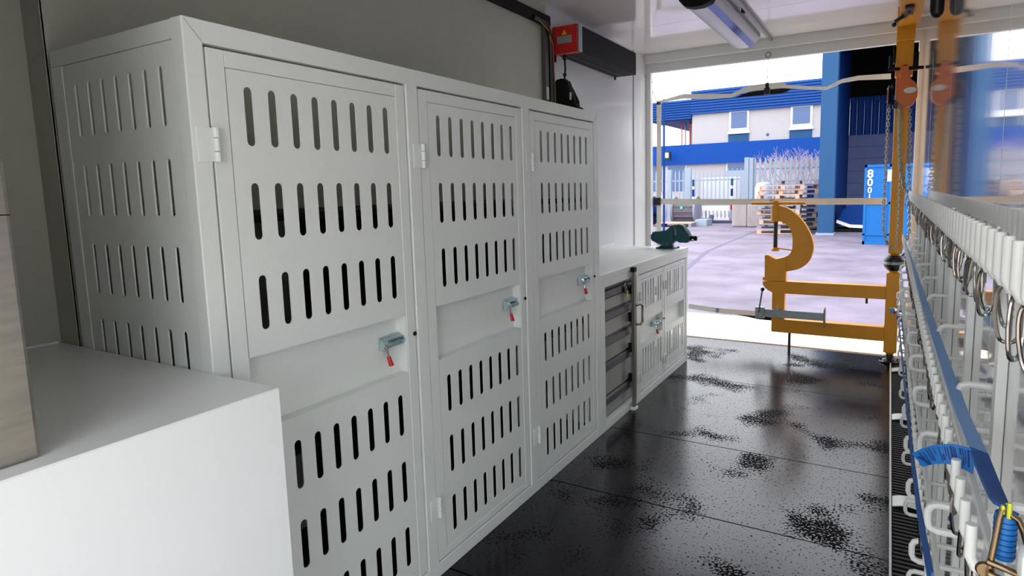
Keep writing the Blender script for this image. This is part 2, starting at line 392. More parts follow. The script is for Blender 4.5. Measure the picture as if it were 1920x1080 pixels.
obj('shelf', MB().box((-2.04, 3.71, .44), (XF-.06, 4.80, .455)), paint, bn)
obj('worktop', MB().box((XL+.001, 3.119, .90), (XF+.003, 4.845, .936), .003), paint, bn)
for y0, y1, off in ((3.738, 4.262, .085), (4.27, 4.797, .08)):
    st = .0525
    door(bn, y0, y1, .056, .85, (.385, .525), [(y0+off+st*k, .615, .80, .019) for k in range(8)], [(y0+off+st*k, .155, .345, .019) for k in range(8)], (.715, .165), (y0+.345, .455) if y0 < 4 else None, hs=.8, rim=.038)
tb = thing('drawer_chest', (-1.7, 3.4, .051), 'grey metal drawer chest with dark ribbed drawer grips inside the bench cabinet', 'tool chest')
obj('body', MB().box((-1.98, 3.195, .052), (-1.452, 3.655, .868)), drawerm, tb)
zs = [.86, .775, .64, .485, .335, .13, .06]
for i in range(6):
    z1, z0 = zs[i], zs[i+1]
    dro = obj('drawer', MB().box((-1.452, 3.197, z0+.004), (-1.432, 3.652, z1-.002), .002), drawerm, tb)
    if i < 5:
        g = MB().prism([(-1.432, z0+.058), (-1.416, z0+.05), (-1.414, z0+.012), (-1.432, z0+.008)], 'y', 3.199, 3.65)
        obj('drawer_grip', g, gripm, dro, label='dark ribbed grip strip'); obj('grip_line', MB().box((-1.4325, 3.199, z0+.058), (-1.4285, 3.65, z0+.066)), black, dro)
lb = thing('locking_bar', (XF+.015, 3.6, 0), 'worn steel upright locking bar with D handle in front of the grey drawers', 'locking bar')
obj('bar', MB().box((XF+.006, 3.585, .012), (XF+.026, 3.612, .925), .002), brownm, lb)
obj('top_cap', MB().box((XF+.001, 3.578, .895), (XF+.03, 3.618, .925), .002), blackm, lb)
obj('handle', MB().tube([(XF+.025, 3.615, .68), (XF+.045, 3.64, .684), (XF+.052, 3.66, .67), (XF+.052, 3.66, .57), (XF+.045, 3.64, .553), (XF+.025, 3.615, .557)], .008, n=8), chrome, lb, smooth=True)
obj('foot_bracket', MB().box((XF+.0005, 3.57, .0), (XF+.034, 3.625, .018), .002), pegm, lb)
for z in (.78, .6, .4, .2): obj('clip', MB().box((XF-.03, 3.612, z-.03), (XF+.012, 3.622, z+.03), .003), blackm, lb)
pad = thing('padlock', (XF+.0, 3.5, .76), 'small padlock and yellow tag hanging on the top grey drawer', 'padlock')
obj('body', MB().box((-1.413, 3.48, .775), (-1.398, 3.515, .815), .004), black, pad)
obj('shackle', MB().tube([(-1.405, 3.485+.012*(1-math.cos(a)), .815+.02*math.sin(a)) for a in [math.pi*k/8 for k in range(9)]], .003, n=6), chrome, pad, smooth=True)
obj('yellow_tag', MB().box((-1.407, 3.525, .74), (-1.403, 3.545, .785), .001), ylabel, pad, label='yellow key tag')

# vise on the bench
vs = thing('bench_vise', (-1.53, 4.72, .936), 'dark green cast bench vise on the corner of the white worktop', 'vise')
b = MB(); b.lathe([(.0, 0), (.078, 0), (.08, .008), (.07, .014), (.055, .02), (.048, .05), (.0, .05)], (-1.535, 4.72, .937), 'z', 24)
for a in (0.5, 2.2, 3.9, 5.5): b.cyl((-1.535+.08*math.cos(a), 4.72+.08*math.sin(a), .937), (-1.535+.08*math.cos(a), 4.72+.08*math.sin(a), .948), .018, n=12)
obj('base', b, greenv, vs, smooth=True)
b = MB(); b.prism([(-1.60, .965), (-1.605, .985), (-1.645, .99), (-1.66, 1.0), (-1.664, 1.03), (-1.655, 1.055), (-1.64, 1.062), (-1.63, 1.07), (-1.535, 1.07), (-1.515, 1.085), (-1.51, 1.108), (-1.495, 1.118), (-1.47, 1.12), (-1.468, 1.0), (-1.475, .975)], 'y', 4.682, 4.758)
bmesh.ops.bevel(b.bm, geom=b.bm.edges[:], offset=.008, segments=2, affect='EDGES')
obj('rear_jaw_body', b, greenv, vs, smooth=True)
b = MB(); b.prism([(-1.452, 1.12), (-1.435, 1.128), (-1.405, 1.125), (-1.375, 1.085), (-1.355, 1.055), (-1.345, 1.03), (-1.345, 1.005), (-1.36, .985), (-1.43, .985), (-1.452, 1.0)], 'y', 4.68, 4.76)
bmesh.ops.bevel(b.bm, geom=b.bm.edges[:], offset=.006, segments=2, affect='EDGES')
obj('front_jaw', b, greenv, vs, smooth=True)
obj('slide_bar', MB().box((-1.62, 4.70, .995), (-1.43, 4.74, 1.04), .004), greenv, vs)
obj('jaw_plate', MB().box((-1.470, 4.675, 1.095), (-1.463, 4.765, 1.127)).box((-1.458, 4.675, 1.095), (-1.451, 4.765, 1.127)), brownm, vs)
obj('screw_head', MB().cyl((-1.36, 4.72, 1.018), (-1.298, 4.72, 1.018), .019, n=14), blackm, vs, smooth=True)
obj('tommy_bar', MB().cyl((-1.316, 4.66, 1.008), (-1.316, 4.83, 1.03), .006, n=8).ball((-1.316, 4.66, 1.008), .009).ball((-1.316, 4.83, 1.03), .009), chrome, vs, smooth=True)

# ------------------------------------------------------------------ white box counter and steel case, front left
cb = thing('box_counter', (-1.66, .2, 0), 'large plain white box counter in the left foreground', 'counter')
obj('folded_top_and_front', MB().prism([(-2.153, .972), (-2.153, 1.0), (-1.163, 1.0), (-1.160, .997), (-1.160, 0), (-1.182, 0), (-1.182, .972)], 'y', -.74, .848), paintbox, cb)
obj('end_panel', MB().box((-2.153, .825, 0), (-1.183, .8475, .9715)), paintbox, cb)
obj('end_panel', MB().box((-2.153, -.74, 0), (-1.183, -.72, .9715)), paintbox, cb)
obj('wall_bead', MB().cyl((-2.15, -.74, 1.003), (-2.15, .84, 1.003), .004, n=8), pegm, cb)
sc = thing('steel_case', (-1.4, .1, 1.0), 'upright brushed stainless steel case standing on the white box counter', 'steel case')
obj('body', MB().box((-1.95, -.70, 1.0005), (-1.209, .431, 1.495), .006), steelm, sc)
obj('lid_seam', MB().box((-1.2092, -.70, 1.40), (-1.2085, .43, 1.402)), blackm, sc)

# ------------------------------------------------------------------ trunking, heater, bag, on the left wall
tr = thing('cable_trunking', (XL+.02, 3.6, 2.1), 'black cable trunking along the ceiling edge and down to the lockers', 'cable trunking')
obj('channel', MB().box((XL+.001, .86, 2.50), (XL+.035, 3.73, 2.565), .003), blackm, tr)
obj('channel', MB().box((XL+.001, 3.655, 1.2), (XL+.03, 3.70, 2.50), .003), mat('grey_trunking', (88, 88, 86), .5), tr)
obj('cable', MB().tube([(XL+.03, 3.5, 2.51), (XL+.04, 3.66, 2.495), (XL+.04, 3.72, 2.42), (XL+.035, 3.73, 2.3), (XL+.035, 3.73, 1.3)], .02, n=8), black, tr, smooth=True)
obj('cable', MB().tube([(XL+.05, 3.55, 2.5), (XL+.048, 3.68, 2.46), (XL+.045, 3.715, 2.38), (XL+.045, 3.757, 2.1), (XL+.04, 3.76, 1.3)], .0045, n=6), mat('earth_cable', (150, 132, 30), .5), tr, smooth=True, label='yellow and green earth cable')
obj('cable', MB().tube([(XL+.06, 3.6, 2.48), (XL+.06, 3.66, 2.46), (XL+.06, 3.71, 2.38), (XL+.058, 3.72, 2.2)], .0025, n=6), redbox, tr, smooth=True, label='thin red cable')
obj('cable_clip', MB().box((XL+.03, 3.66, 2.02), (XL+.034, 3.69, 2.10)), cream, tr)
ht = thing('heater_unit', (XL+.1, 4.35, 2.42), 'long black heater unit with a red end box under the ceiling', 'heater')
obj('body', MB().box((XL+.012, 3.86, 2.338), (-1.852, 4.885, 2.512), .004), blackm, ht)
obj('bottom_groove', MB().box((XL+.08, 3.87, 2.335), (XL+.09, 4.87, 2.3385)), black, ht)
obj('end_box', MB().box((XL+.004, 3.808, 2.335), (-1.858, 3.858, 2.516), .005), redbox, ht, label='red end box')
obj('end_rim', MB().box((-1.8575, 3.812, 2.337), (-1.848, 3.866, 2.514), .002), galv, ht)
obj('warning_label', MB().box((XL+.04, 3.8065, 2.40), (XL+.15, 3.8078, 2.448)), glabel, ht, label='grey rating label')
obj('warning_label', MB().prism([(XL+.075, 2.455), (XL+.115, 2.455), (XL+.095, 2.49)], 'y', 3.8065, 3.8078), ylabel, ht, label='yellow warning triangle')
obj('stud', MB().cyl((XL+.03, 4.84, 2.338), (XL+.03, 4.84, 2.31), .01, n=8), black, ht)
obj('stud', MB().cyl((XL+.012, 3.83, 2.335), (XL+.012, 3.83, 2.29), .008, n=8), black, ht)
bg_ = thing('black_bag', (XL+.12, 3.9, 1.9), 'black fabric bag hanging from a cord below the red end box', 'bag')
b = MB(); b.prism([(-2.035, 1.84), (-2.035, 2.155), (-2.0, 2.173), (-1.945, 2.165), (-1.915, 2.09), (-1.89, 2.01), (-1.862, 1.98), (-1.868, 1.965), (-1.83, 1.925), (-1.79, 1.90), (-1.79, 1.875), (-1.86, 1.86)], 'y', 3.79, 3.87)
bmesh.ops.bevel(b.bm, geom=b.bm.edges[:], offset=.012, segments=2, affect='EDGES')
obj('bag_body', b, blackf, bg_, smooth=True)
obj('cord', MB().tube([(-1.97, 3.84, 2.165), (-1.975, 3.84, 2.18), (-1.968, 3.84, 2.24), (-1.972, 3.84, 2.30), (-1.975, 3.84, 2.338)], .007, n=6).ball((-1.973, 3.84, 2.2), .014).ball((-1.97, 3.84, 2.31), .018), black, bg_, smooth=True)
obj('buckle', MB().box((-1.912, 3.783, 2.02), (-1.898, 3.789, 2.07), .002), cream, bg_)
obj('cap', MB().cyl((-1.80, 3.83, 1.868), (-1.785, 3.82, 1.905), .018, n=10), ylabel, bg_, smooth=True, label='yellow end cap')

# ------------------------------------------------------------------ ceiling lamp (switched off)
cl = thing('ceiling_light', (-1.09, 4.6, ZC), 'long switched-off batten light with ribbed cover under the white ceiling', 'ceiling light')
b = MB(); P = [(-1.205, 2.605), (-1.20, 2.585), (-1.17, 2.55), (-1.12, 2.535), (-1.06, 2.535), (-1.01, 2.55), (-.98, 2.585), (-.975, 2.605)]
b.prism(P, 'y', 3.96, 5.36)
bmesh.ops.bevel(b.bm, geom=[e for e in b.bm.edges if abs(e.verts[0].co.y-e.verts[1].co.y) < .01], offset=.02, segments=3, affect='EDGES')
obj('diffuser', b, tubem, cl, smooth=True)
obj('housing', MB().box((-1.212, 3.95, 2.604), (-.968, 5.37, 2.639), .006), galv, cl)
obj('reflection_strip', MB().prism([(-1.045, 2.5345), (-1.0, 2.551), (-1.004, 2.555), (-1.045, 2.538)], 'y', 4.0, 5.33), tubeblue, cl, label='blue reflection coloured along the cover')  # blue reflection on the cover is made as a coloured strip
obj('end_clip', MB().prism([(u*1.02+.02, v-.006) for u, v in P], 'y', 3.93, 4.0), blackm, cl)
cd = obj('conduit', MB().cyl((-.915, .5, 2.62), (-.915, 5.55, 2.62), .013, n=10), galv, smooth=True)
tag(cd, 'thin grey conduit running along the ceiling beside the batten light', 'conduit')
cc = obj('conduit_clip', MB().box((-.945, 4.52, 2.60), (-.925, 4.56, 2.639)), black); tag(cc, 'tiny black clip on the ceiling conduit', 'clip')
cs_ = thing('chain_hook', (-.94, 5.6, 2.5), 'steel ring and thin chain hanging from the header with black clip', 'hanging chain')
b = MB(); b.tube([(-.94+.022*math.cos(a), 5.58, 2.505+.022*math.sin(a)) for a in [2*math.pi*k/14 for k in range(14)]], .004, n=6, closed=True)
obj('ring', b, brownm, cs_, smooth=True)
b = MB()
for k in range(9):
    c = Vector((-.94, 5.58, 2.47-k*.024)); q = k % 2
    b.tube([c+Vector(((.006*math.cos(a) if q else 0), (0 if q else .006*math.cos(a)), .015*math.sin(a))) for a in [2*math.pi*j/8 for j in range(8)]], .002, n=4, closed=True)
obj('chain', b, whitepl, cs_, kind='stuff')
obj('clip', MB().box((-.967, 5.565, 2.18), (-.92, 5.595, 2.235), .004).box((-.957, 5.565, 2.235), (-.927, 5.595, 2.275), .004), black, cs_)

# ------------------------------------------------------------------ webbing frame across the rear opening
wb = thing('webbing_barrier', (-1.0, 5.69, 1.2), 'pale webbing straps stretched across the open rear doorway', 'webbing straps')
Y5 = 5.69
def strap(name, pts, hw, m_=webwhite, lab=None):
    c = [(x, Y5+dy, z) for x, dy, z in pts]; return obj(name, MB().ribbon(c, [(0, .004, h) for h in (hw if isinstance(hw, list) else [hw]*len(pts))], .004), m_, wb, smooth=True, label=lab)
strap('strap', [(-1.95, 0, 1.285), (-1.4, 0, 1.275), (-.8, 0, 1.27), (-.02, 0, 1.265)], .026)
strap('strap', [(-1.93, .01, 2.22), (-1.7, .01, 2.25), (-1.45, .01, 2.225), (-1.27, .01, 2.215), (-1.16, 0, 2.25), (-1.05, 0, 2.262), (-.84, 0, 2.262), (-.80, 0, 2.245), (-.52, .02, 2.205), (-.49, .02, 2.205), (-.38, .02, 2.25), (-.26, .02, 2.262), (-.03, .02, 2.25)], [.01, .022, .022, .016, .022, .026, .026, .014, .013, .013, .016, .018, .022])
strap('strap', [(-1.64, 0, .285), (-1.45, 0, .27), (-1.30, 0, .262), (-1.1, 0, .262), (-.86, 0, .262)], .022)
o = obj('strap', MB().ribbon([(-1.935, Y5+.006, .86), (-1.935, Y5+.006, 1.5), (-1.935, Y5+.006, 2.23)], [(.022, 0, 0)]*3, .004), webwhite, wb)
obj('strap_pad', MB().prism([(-1.24, 2.195), (-1.10, 2.235), (-.82, 2.238), (-.74, 2.25), (-.80, 2.205), (-.86, 2.195)], 'y', Y5+.008, Y5+.03), blackf, wb, label='black pad behind the top strap')
obj('strap_pad', MB().prism([(-1.2, .238), (-1.05, .243), (-.86, .238), (-.86, .205), (-1.0, .208)], 'y', Y5+.008, Y5+.03), blackf, wb, label='black pad under the bottom strap')
obj('buckle', MB().box((-1.985, Y5-.012, 1.25), (-1.915, Y5+.02, 1.32), .003), black, wb)
obj('buckle', MB().box((-1.955, Y5-.01, 2.195), (-1.92, Y5+.02, 2.215), .003), black, wb)
obj('buckle', MB().box((-1.38, Y5-.006, .243), (-1.35, Y5+.008, .29), .003).box((-.92, Y5-.006, 1.245), (-.88, Y5+.008, 1.295), .003), galv, wb)
obj('tie_cord', MB().tube([(-2.04, 5.6, 2.47), (-2.02, 5.65, 2.42), (-1.985, 5.67, 2.405), (-2.005, 5.67, 2.36), (-1.975, 5.68, 2.28), (-1.95, Y5, 2.22)], .0035, n=6), brownm, wb, smooth=True)

# ------------------------------------------------------------------ yellow swing crane with G-clamp
cr = thing('yellow_crane', (.045, 5.45, 0), 'yellow steel crane post with swinging frame at the rear opening', 'crane')
Yc = 5.45
obj('foot_plate', MB().lathe([(0, 0), (.07, 0), (.072, .008), (.045, .022), (.028, .03), (.026, .07), (0, .07)], (.045, Yc, .001), 'z', 24), black, cr, smooth=True)
b = MB()
for a in range(6): b.cyl((.045+.06*math.cos(a*1.047), Yc+.06*math.sin(a*1.047), .01), (.045+.06*math.cos(a*1.047), Yc+.06*math.sin(a*1.047), .032), .009, n=6)
obj('foot_bolt', b, chrome, cr, smooth=True)
def sqtube(mb, x0, x1, z0, z1, h=.046, cham=.02):
    mb.box((x0, Yc-h, z0+cham), (x1, Yc+h, z1-cham), .004)
    for za, zb in ((z0+cham, z0), (z1-cham, z1)):
        cx = (x0+x1)/2; w1 = (x1-x0)/2-.004; w2 = w1*.6
        mb.lathe([(0, 0), (w1*1.0, 0), (w2, zb-za), (0, zb-za)], (cx, Yc, za), 'z', 16)
b = MB(); sqtube(b, .0, .092, .065, .735); obj('lower_post', b, yellow, cr)
b = MB(); sqtube(b, .005, .097, .85, 2.46); obj('upper_post', b, yellow, cr)
obj('swivel_collar', MB().lathe([(0, 0), (.045, 0), (.068, .03), (.07, .045), (.07, .075), (.068, .09), (.045, .115), (0, .115)], (.048, Yc, .735), 'z', 28), black, cr, smooth=True)
obj('swivel_band', MB().lathe([(.0, 0), (.0715, 0), (.0715, .02), (0, .02)], (.048, Yc, .784), 'z', 28), galv, cr, smooth=True)
obj('top_bar', MB().box((-.842, Yc-.045, .507), (.0, Yc+.045, .61), .004), yellow, cr)
obj('bottom_bar', MB().box((-.842, Yc-.045, .172), (.0, Yc+.045, .285), .004), yellow, cr)
obj('end_upright', MB().box((-.84, Yc-.046, .283), (-.74, Yc+.04, .509), .003), yellow, cr)
obj('corner_gusset', MB().prism([(-.92, .60), (-.92, .575), (-.905, .55), (-.875, .525), (-.842, .51), (-.80, .61)], 'y', Yc-.03, Yc+.03), yellow, cr)
obj('prop_leg', MB().cyl((-.70, Yc, .0), (-.70, Yc, .173), .011, n=12), black, cr, smooth=True)
obj('stop_pin', MB().cyl((-.13, Yc, .46), (-.13, Yc, .508), .009, n=10), black, cr, smooth=True)
gc = thing('g_clamp', (-.8, Yc, .61), 'large yellow G-clamp press bolted on top of the swinging frame', 'clamp')
b = MB(); b.box((-.918, Yc-.05, .612), (-.735, Yc+.05, .642), .003)
b.prism([(-.904, .64), (-.906, .825), (-.885, .83), (-.822, .797), (-.80, .80), (-.757, .812), (-.735, .80), (-.735, .64)], 'y', Yc-.042, Yc+.042)
obj('anvil_block', b, yellow, gc)
out = [(-.80, 1.235), (-.746, 1.222), (-.69, 1.185), (-.62, 1.113), (-.56, 1.01), (-.535, .916), (-.545, .835), (-.575, .775), (-.64, .725), (-.735, .70)]
inn = [(-.80, 1.117), (-.77, 1.105), (-.722, 1.068), (-.70, 1.02), (-.69, .95), (-.692, .868), (-.72, .83), (-.757, .812)]
b = MB()
inn = [(-.80, 1.117), (-.77, 1.105), (-.742, 1.085), (-.712, 1.05), (-.695, 1.0), (-.69, .95), (-.692, .895), (-.70, .86), (-.722, .83), (-.757, .812)]
def smooth_line(P, n):
    Q = []
    for i in range(len(P)-1):
        a, b_, c, d = P[max(i-1, 0)], P[i], P[i+1], P[min(i+2, len(P)-1)]
        for j in range(n):
            t = j/n; Q.append(tuple(.5*(2*b_[q]+(c[q]-a[q])*t+(2*a[q]-5*b_[q]+4*c[q]-d[q])*t*t+(3*b_[q]-a[q]-3*c[q]+d[q])*t**3) for q in (0, 1)))
    return Q+[P[-1]]
out = smooth_line(out, 4); inn = smooth_line(inn, 4)
vs_ = [[[b.bm.verts.new((x, y_, z)) for x, z in L_] for L_ in (out, inn)] for y_ in (Yc-.03, Yc+.03)]
for k in range(36):
    for q in (0, 1): b.bm.faces.new((vs_[q][0][k], vs_[q][0][k+1], vs_[q][1][k+1], vs_[q][1][k]))
    for q in (0, 1): b.bm.faces.new((vs_[0][q][k], vs_[0][q][k+1], vs_[1][q][k+1], vs_[1][q][k]))
for k in (0, 36): b.bm.faces.new((vs_[0][0][k], vs_[0][1][k], vs_[1][1][k], vs_[1][0][k]))
obj('c_frame', b, yellow, gc, smooth=True)
rim = [Vector((x, 0, z)) for x, z in out[1:]]
obj('c_rim', MB().ribbon([(p.x, Yc, p.z) for p in rim], [(0, .036, 0)]*len(rim), .012), yellow, gc, smooth=True)
obj('screw_boss', MB().cyl((-.829, Yc, 1.112), (-.829, Yc, 1.244), .041, n=20), yellow, gc, smooth=True)
obj('screw', MB().cyl((-.829, Yc, .878), (-.829, Yc, 1.112), .017, n=14), black, gc, smooth=True)
obj('pressure_pad', MB().cyl((-.829, Yc, .862), (-.829, Yc, .88), .033, n=16).cyl((-.829, Yc, .88), (-.829, Yc, .893), .02, n=12).cyl((-.81, Yc, .885), (-.69, Yc, .87), .006, n=8), yellow, gc, smooth=True)
obj('screw_head', MB().cyl((-.829, Yc, 1.244), (-.829, Yc, 1.287), .024, n=16), yellow, gc, smooth=True)
obj('t_bar', MB().cyl((-1.026, Yc-.01, 1.264), (-.60, Yc-.01, 1.262), .0125, n=10), yellow, gc, smooth=True)
sb = thing('sliding_bar', (-.7, 5.34, .34), 'galvanised square bar with ball-ended lever in front of yellow frame', 'steel bar')
obj('bar', MB().box((-.90, 5.36, .308), (-.428, 5.398, .372), .002), galv, sb)
obj('end_box', MB().box((-.965, 5.345, .292), (-.895, 5.40, .388), .003), galv, sb)
obj('end_plate', MB().prism([(-.432, .27), (-.432, .40), (-.426, .42), (-.42, .40), (-.42, .27), (-.426, .245)], 'y', 5.34, 5.42), brownm, sb)
obj('lever', MB().cyl((-.935, 5.335, .345), (-.908, 5.335, .54), .007, n=8), brownm, sb, smooth=True)
obj('lever_ball', MB().ball((-.906, 5.335, .545), .017), black, sb, smooth=True)
obj('mount', MB().cyl((-.80, 5.398, .345), (-.80, 5.404, .345), .03, n=12).cyl((-.79, 5.37, .37), (-.79, 5.37, .42), .008, .002, n=8), galv, sb, smooth=True)
bm_ = thing('overhead_beam', (.075, 4.6, 2.5), 'thick yellow box beam under the ceiling leading to the crane post', 'beam')
obj('box_beam', MB().box((.008, 3.2, 2.49), (.135, 5.10, 2.60), .004), yellow, bm_)
obj('hanger_plate', MB().box((.0, 5.10, 2.40), (.11, 5.13, 2.63), .003), yellow, bm_)
obj('end_sleeve', MB().box((-.003, Yc-.055, 2.2), (.112, Yc+.055, 2.638), .004), yellow, bm_)
obj('bolt_row', MB().cyl((-.05, Yc-.062, 2.255), (.18, Yc-.062, 2.245), .012, n=10).ball((.06, Yc-.07, 2.25), .026).cyl((-.035, Yc-.07, 2.25), (-.035, Yc-.07, 2.35), .011, n=8).box((-.02, Yc-.07, 2.3), (-.006, Yc+.03, 2.42), .003).box((.115, Yc-.07, 2.24), (.145, Yc+.04, 2.36), .003), blackm, bm_, smooth=True)
obj('lock_handle', MB().tube([(-.015, 4.75, 2.455), (.02, 4.74, 2.474), (.045, 4.72, 2.478), (.06, 4.6, 2.478)], .013, n=8).ball((-.02, 4.77, 2.44), .015).box((.035, 4.5, 2.47), (.085, 4.68, 2.489), .003), black, bm_, smooth=True)
kn = thing('hanging_grip', (.165, 3.32, 2.2), 'black oval rubber grip hanging high on the right wall', 'rubber grip')
obj('grip', MB().cyl((.148, 3.3, 2.16), (.148, 3.3, 2.42), .028, n=16).ball((.148, 3.3, 2.16), .028, (1, 1, 1.1)).ball((.148, 3.3, 2.42), .028), black, kn, smooth=True)
obj('stalk', MB().cyl((.158, 3.3, 2.3), (.184, 3.3, 2.3), .01, n=8), blackm, kn)
# chain hoist
hs = thing('chain_hoist', (.07, 5.33, 2.06), 'orange hand chain hoist with oval label hanging at the crane post', 'chain hoist')
b = MB(); b.prism([(.006, 2.17), (.006, 2.02), (.03, 1.985), (.075, 1.955), (.12, 1.975), (.14, 2.01), (.146, 2.06), (.138, 2.11), (.12, 2.14), (.095, 2.15), (.09, 2.17)], 'y', 5.27, 5.36)
bmesh.ops.bevel(b.bm, geom=b.bm.edges[:], offset=.006, segments=2, affect='EDGES')
obj('housing', b, orange, hs, smooth=True)
obj('hook_plate', MB().box((.03, 5.33, 2.15), (.085, 5.39, 2.26), .003), orange, hs)
obj('oval_label', MB().lathe([(0, 0), (1, 0), (1, .002), (0, .002)], (0, 0, 0), 'y', 24), cream, hs, world=False)
lab = bpy.data.objects['oval_label']; lab.scale = (.04, 1, .021); lab.location = Vector((.097, 5.267, 2.075))-hs.location
obj('chain_wheel', MB().lathe([(0, 0), (.055, 0), (.075, .006), (.062, .014), (.062, .02), (.075, .028), (.055, .034), (0, .034)], (-.045, 5.31, 2.055), 'x', 24), blackm, hs, smooth=True)
obj('wheel_cover', MB().lathe([(0, 0), (.03, 0), (.05, -.012), (.05, -.02), (0, -.02)], (-.03, 5.31, 2.055), 'x', 20), red, hs, smooth=True)
obj('lower_guide', MB().box((-.01, 5.28, 1.955), (.05, 5.35, 2.02), .01), black, hs)
def chain(name, pts, parent, m_, pitch=.026, wr_=.0038, hw=.0085):
    P = [Vector(p) for p in pts]; b = MB(); acc = 0; out_ = []
    for a, c in zip(P, P[1:]):
        d = c-a; Ln = d.length; t = acc
        while t < Ln: out_.append((a+d*(t/Ln), d.normalized())); t += pitch
        acc = t-Ln
    for i, (c, d) in enumerate(out_):
        s_ = Vector((0, 1, 0)) if i % 2 else Vector((1, 0, 0))
        s_ = (s_-d*s_.dot(d)).normalized() if abs(s_.dot(d)) < .95 else Vector((0, 0, 1))
        b.tube([c+d*(.0185*math.sin(a))+s_*(hw*math.cos(a)) for a in [2*math.pi*k/8 for k in range(8)]], wr_, n=4, closed=True)
    return obj(name, b, m_, parent, smooth=True, kind='stuff')
chm = mat('dull_chain_steel', (168, 164, 148), .35, metal=.7)
yh = 5.30
chain('hand_chain', [(-.03, yh, 2.0), (-.035, yh, 1.7), (-.04, yh, 1.3), (-.035, yh, 1.06), (-.01, yh, .97), (.03, yh, .92), (.055, yh, .94), (.06, yh, 1.1), (.058, yh, 1.5), (.03, yh, 1.98)], hs, chm)
chain('load_chain', [(.045, yh-.02, 1.96), (.05, yh-.02, 1.7), (.065, yh-.02, 1.52), (.10, yh-.05, 1.36), (.125, yh-.1, 1.22), (.13, yh-.2, 1.05), (.10, yh-.2, .95), (.075, yh-.2, .92)], hs, chm)
chain('load_chain', [(.10, yh-.02, 1.98), (.11, yh-.02, 1.7), (.12, yh-.02, 1.4), (.135, yh-.1, 1.2)], hs, chm)
chain('load_chain', [(.035, yh-.03, 1.96), (.04, yh-.03, 1.7), (.055, yh-.03, 1.5), (.085, yh-.05, 1.36)], hs, chm)

# ------------------------------------------------------------------ right wall: uprights, loops, peg rails
rk = thing('wall_rack', (XR, 2.9, .9), 'white lashing rack of flat uprights and square loops on right wall', 'rack')
for y in (.82, 1.266, 1.735, 2.24, 2.69, 3.17, 3.65, 4.15, 4.65, 5.15):
    obj('upright', MB().box((XR-.016, y-.017, .02), (XR-.0005, y+.017, 1.27), .002), pegm, rk)
def loop(y, xo, z0, z1, r=.0065):
    k = .014
    pts = [(XR-.001, y, z1), (xo+k, y, z1), (xo+k*.3, y, z1-k*.3), (xo, y, z1-k), (xo, y, z0+k), (xo+k*.3, y, z0+k*.3), (xo+k, y, z0), (XR-.001, y, z0)]
    return obj('loop', MB().tube(pts, r, n=8), pegm, rk, smooth=True)
la = [.84, 1.335, 1.864, 2.361, 2.79, 3.25, 3.72, 4.2, 4.7, 5.2]
for y in la: loop(y, .125, .962, 1.045)
for k in range(12): loop(.86+.355*k, .08, .808, .856)
for k in range(13): loop(1.22+.33*k, .075, .556, .606)
for k in range(9): loop(1.5+.45*k, .09, .25, .30)
def rail(P, zb, zt, y0, n, dy, label, r=.0075, skip=(), XR=XR):
    t = thing('hook_rail', (XR, y0+n*dy/2, zb), label, 'hook rail')
    obj('back_plate', MB().box((XR-.01, y0-.05, zb-.014), (XR-.0003, y0+n*dy, zb+.016), .002), pegm, t)
    pts = [(XR-.009, y0, zb), (min(P+.018, XR-.01), y0, zb), (P+.005, y0, zb+.004), (P, y0, zb+.016), (P, y0, zt)]
    p0 = obj('peg', MB().tube(pts, r, n=10), pegm, t, smooth=True)
    for k in range(1, n):
        if k in skip: continue
        c = p0.copy(); COL.objects.link(c); c.parent = t; c.location = (0, k*dy, 0)
    return t
ky = [.703, .765, .828, .887, .965, 1.026]+[1.095+.068*k for k in range(64)]
t1 = rail(.125, 1.285, 1.353, .765, 67, .067, 'upper hook rail of white upright pegs at eye level on right wall', r=.0067)
t2 = rail(.095, .98, 1.034, .80, 72, .062, 'middle hook rail of white pegs below the blue strap', r=.0062, XR=.1245)
t3 = rail(.088, .665, .715, .9, 70, .062, 'lowest hook rail of small white pegs near the floor', r=.005, XR=.112)

# carabiners
def ovals(h, wd, n=22, taper=.82):
    P = []
    for k in range(n):
        a = 2*math.pi*k/n; c, s_ = math.cos(a), math.sin(a)
        x = math.copysign(abs(c)**.55, c)*wd/2; z = math.copysign(abs(s_)**.75, s_)*h/2
        if z < 0: x *= taper+(1-taper)*(1+z/(h/2))
        P.append((x, 0, z-h/2))
    return P
def carabiner_proto(h, wd, wire, detail=True):
    t = thing('carabiner', (0, 0, 0), 'x', 'carabiner')
    P = ovals(h, wd)
    obj('ring_body', MB().tube(P, wire, n=8 if detail else 5, closed=True), dchrome, t, smooth=True, world=False)
    if detail:
        obj('gate_sleeve', MB().cyl((wd/2-.0003, 0, -h*.28), (wd/2-.0003, 0, -h*.66), wire*1.5, n=10), chrome, t, smooth=True, world=False)
        obj('gate_pin', MB().cyl((wd/2*.8, -wire*1.6, -h*.80), (wd/2*.8, wire*1.6, -h*.80), wire*.7, n=8).ball((0, 0, -h+.001), wire*1.5, n=8), zinc, t, smooth=True, world=False)
        obj('hanger_eye', MB().box((-.0035, -.0018, -.005), (.0035, .0018, .026), .001), chrome, t, world=False)
    return t
ordw = ['nearest', 'second', 'third', 'fourth', 'fifth', 'sixth', 'seventh', 'eighth', 'ninth', 'tenth', 'eleventh', 'twelfth']
pr1 = carabiner_proto(.08, .031, .0027); first = True
n1 = 0
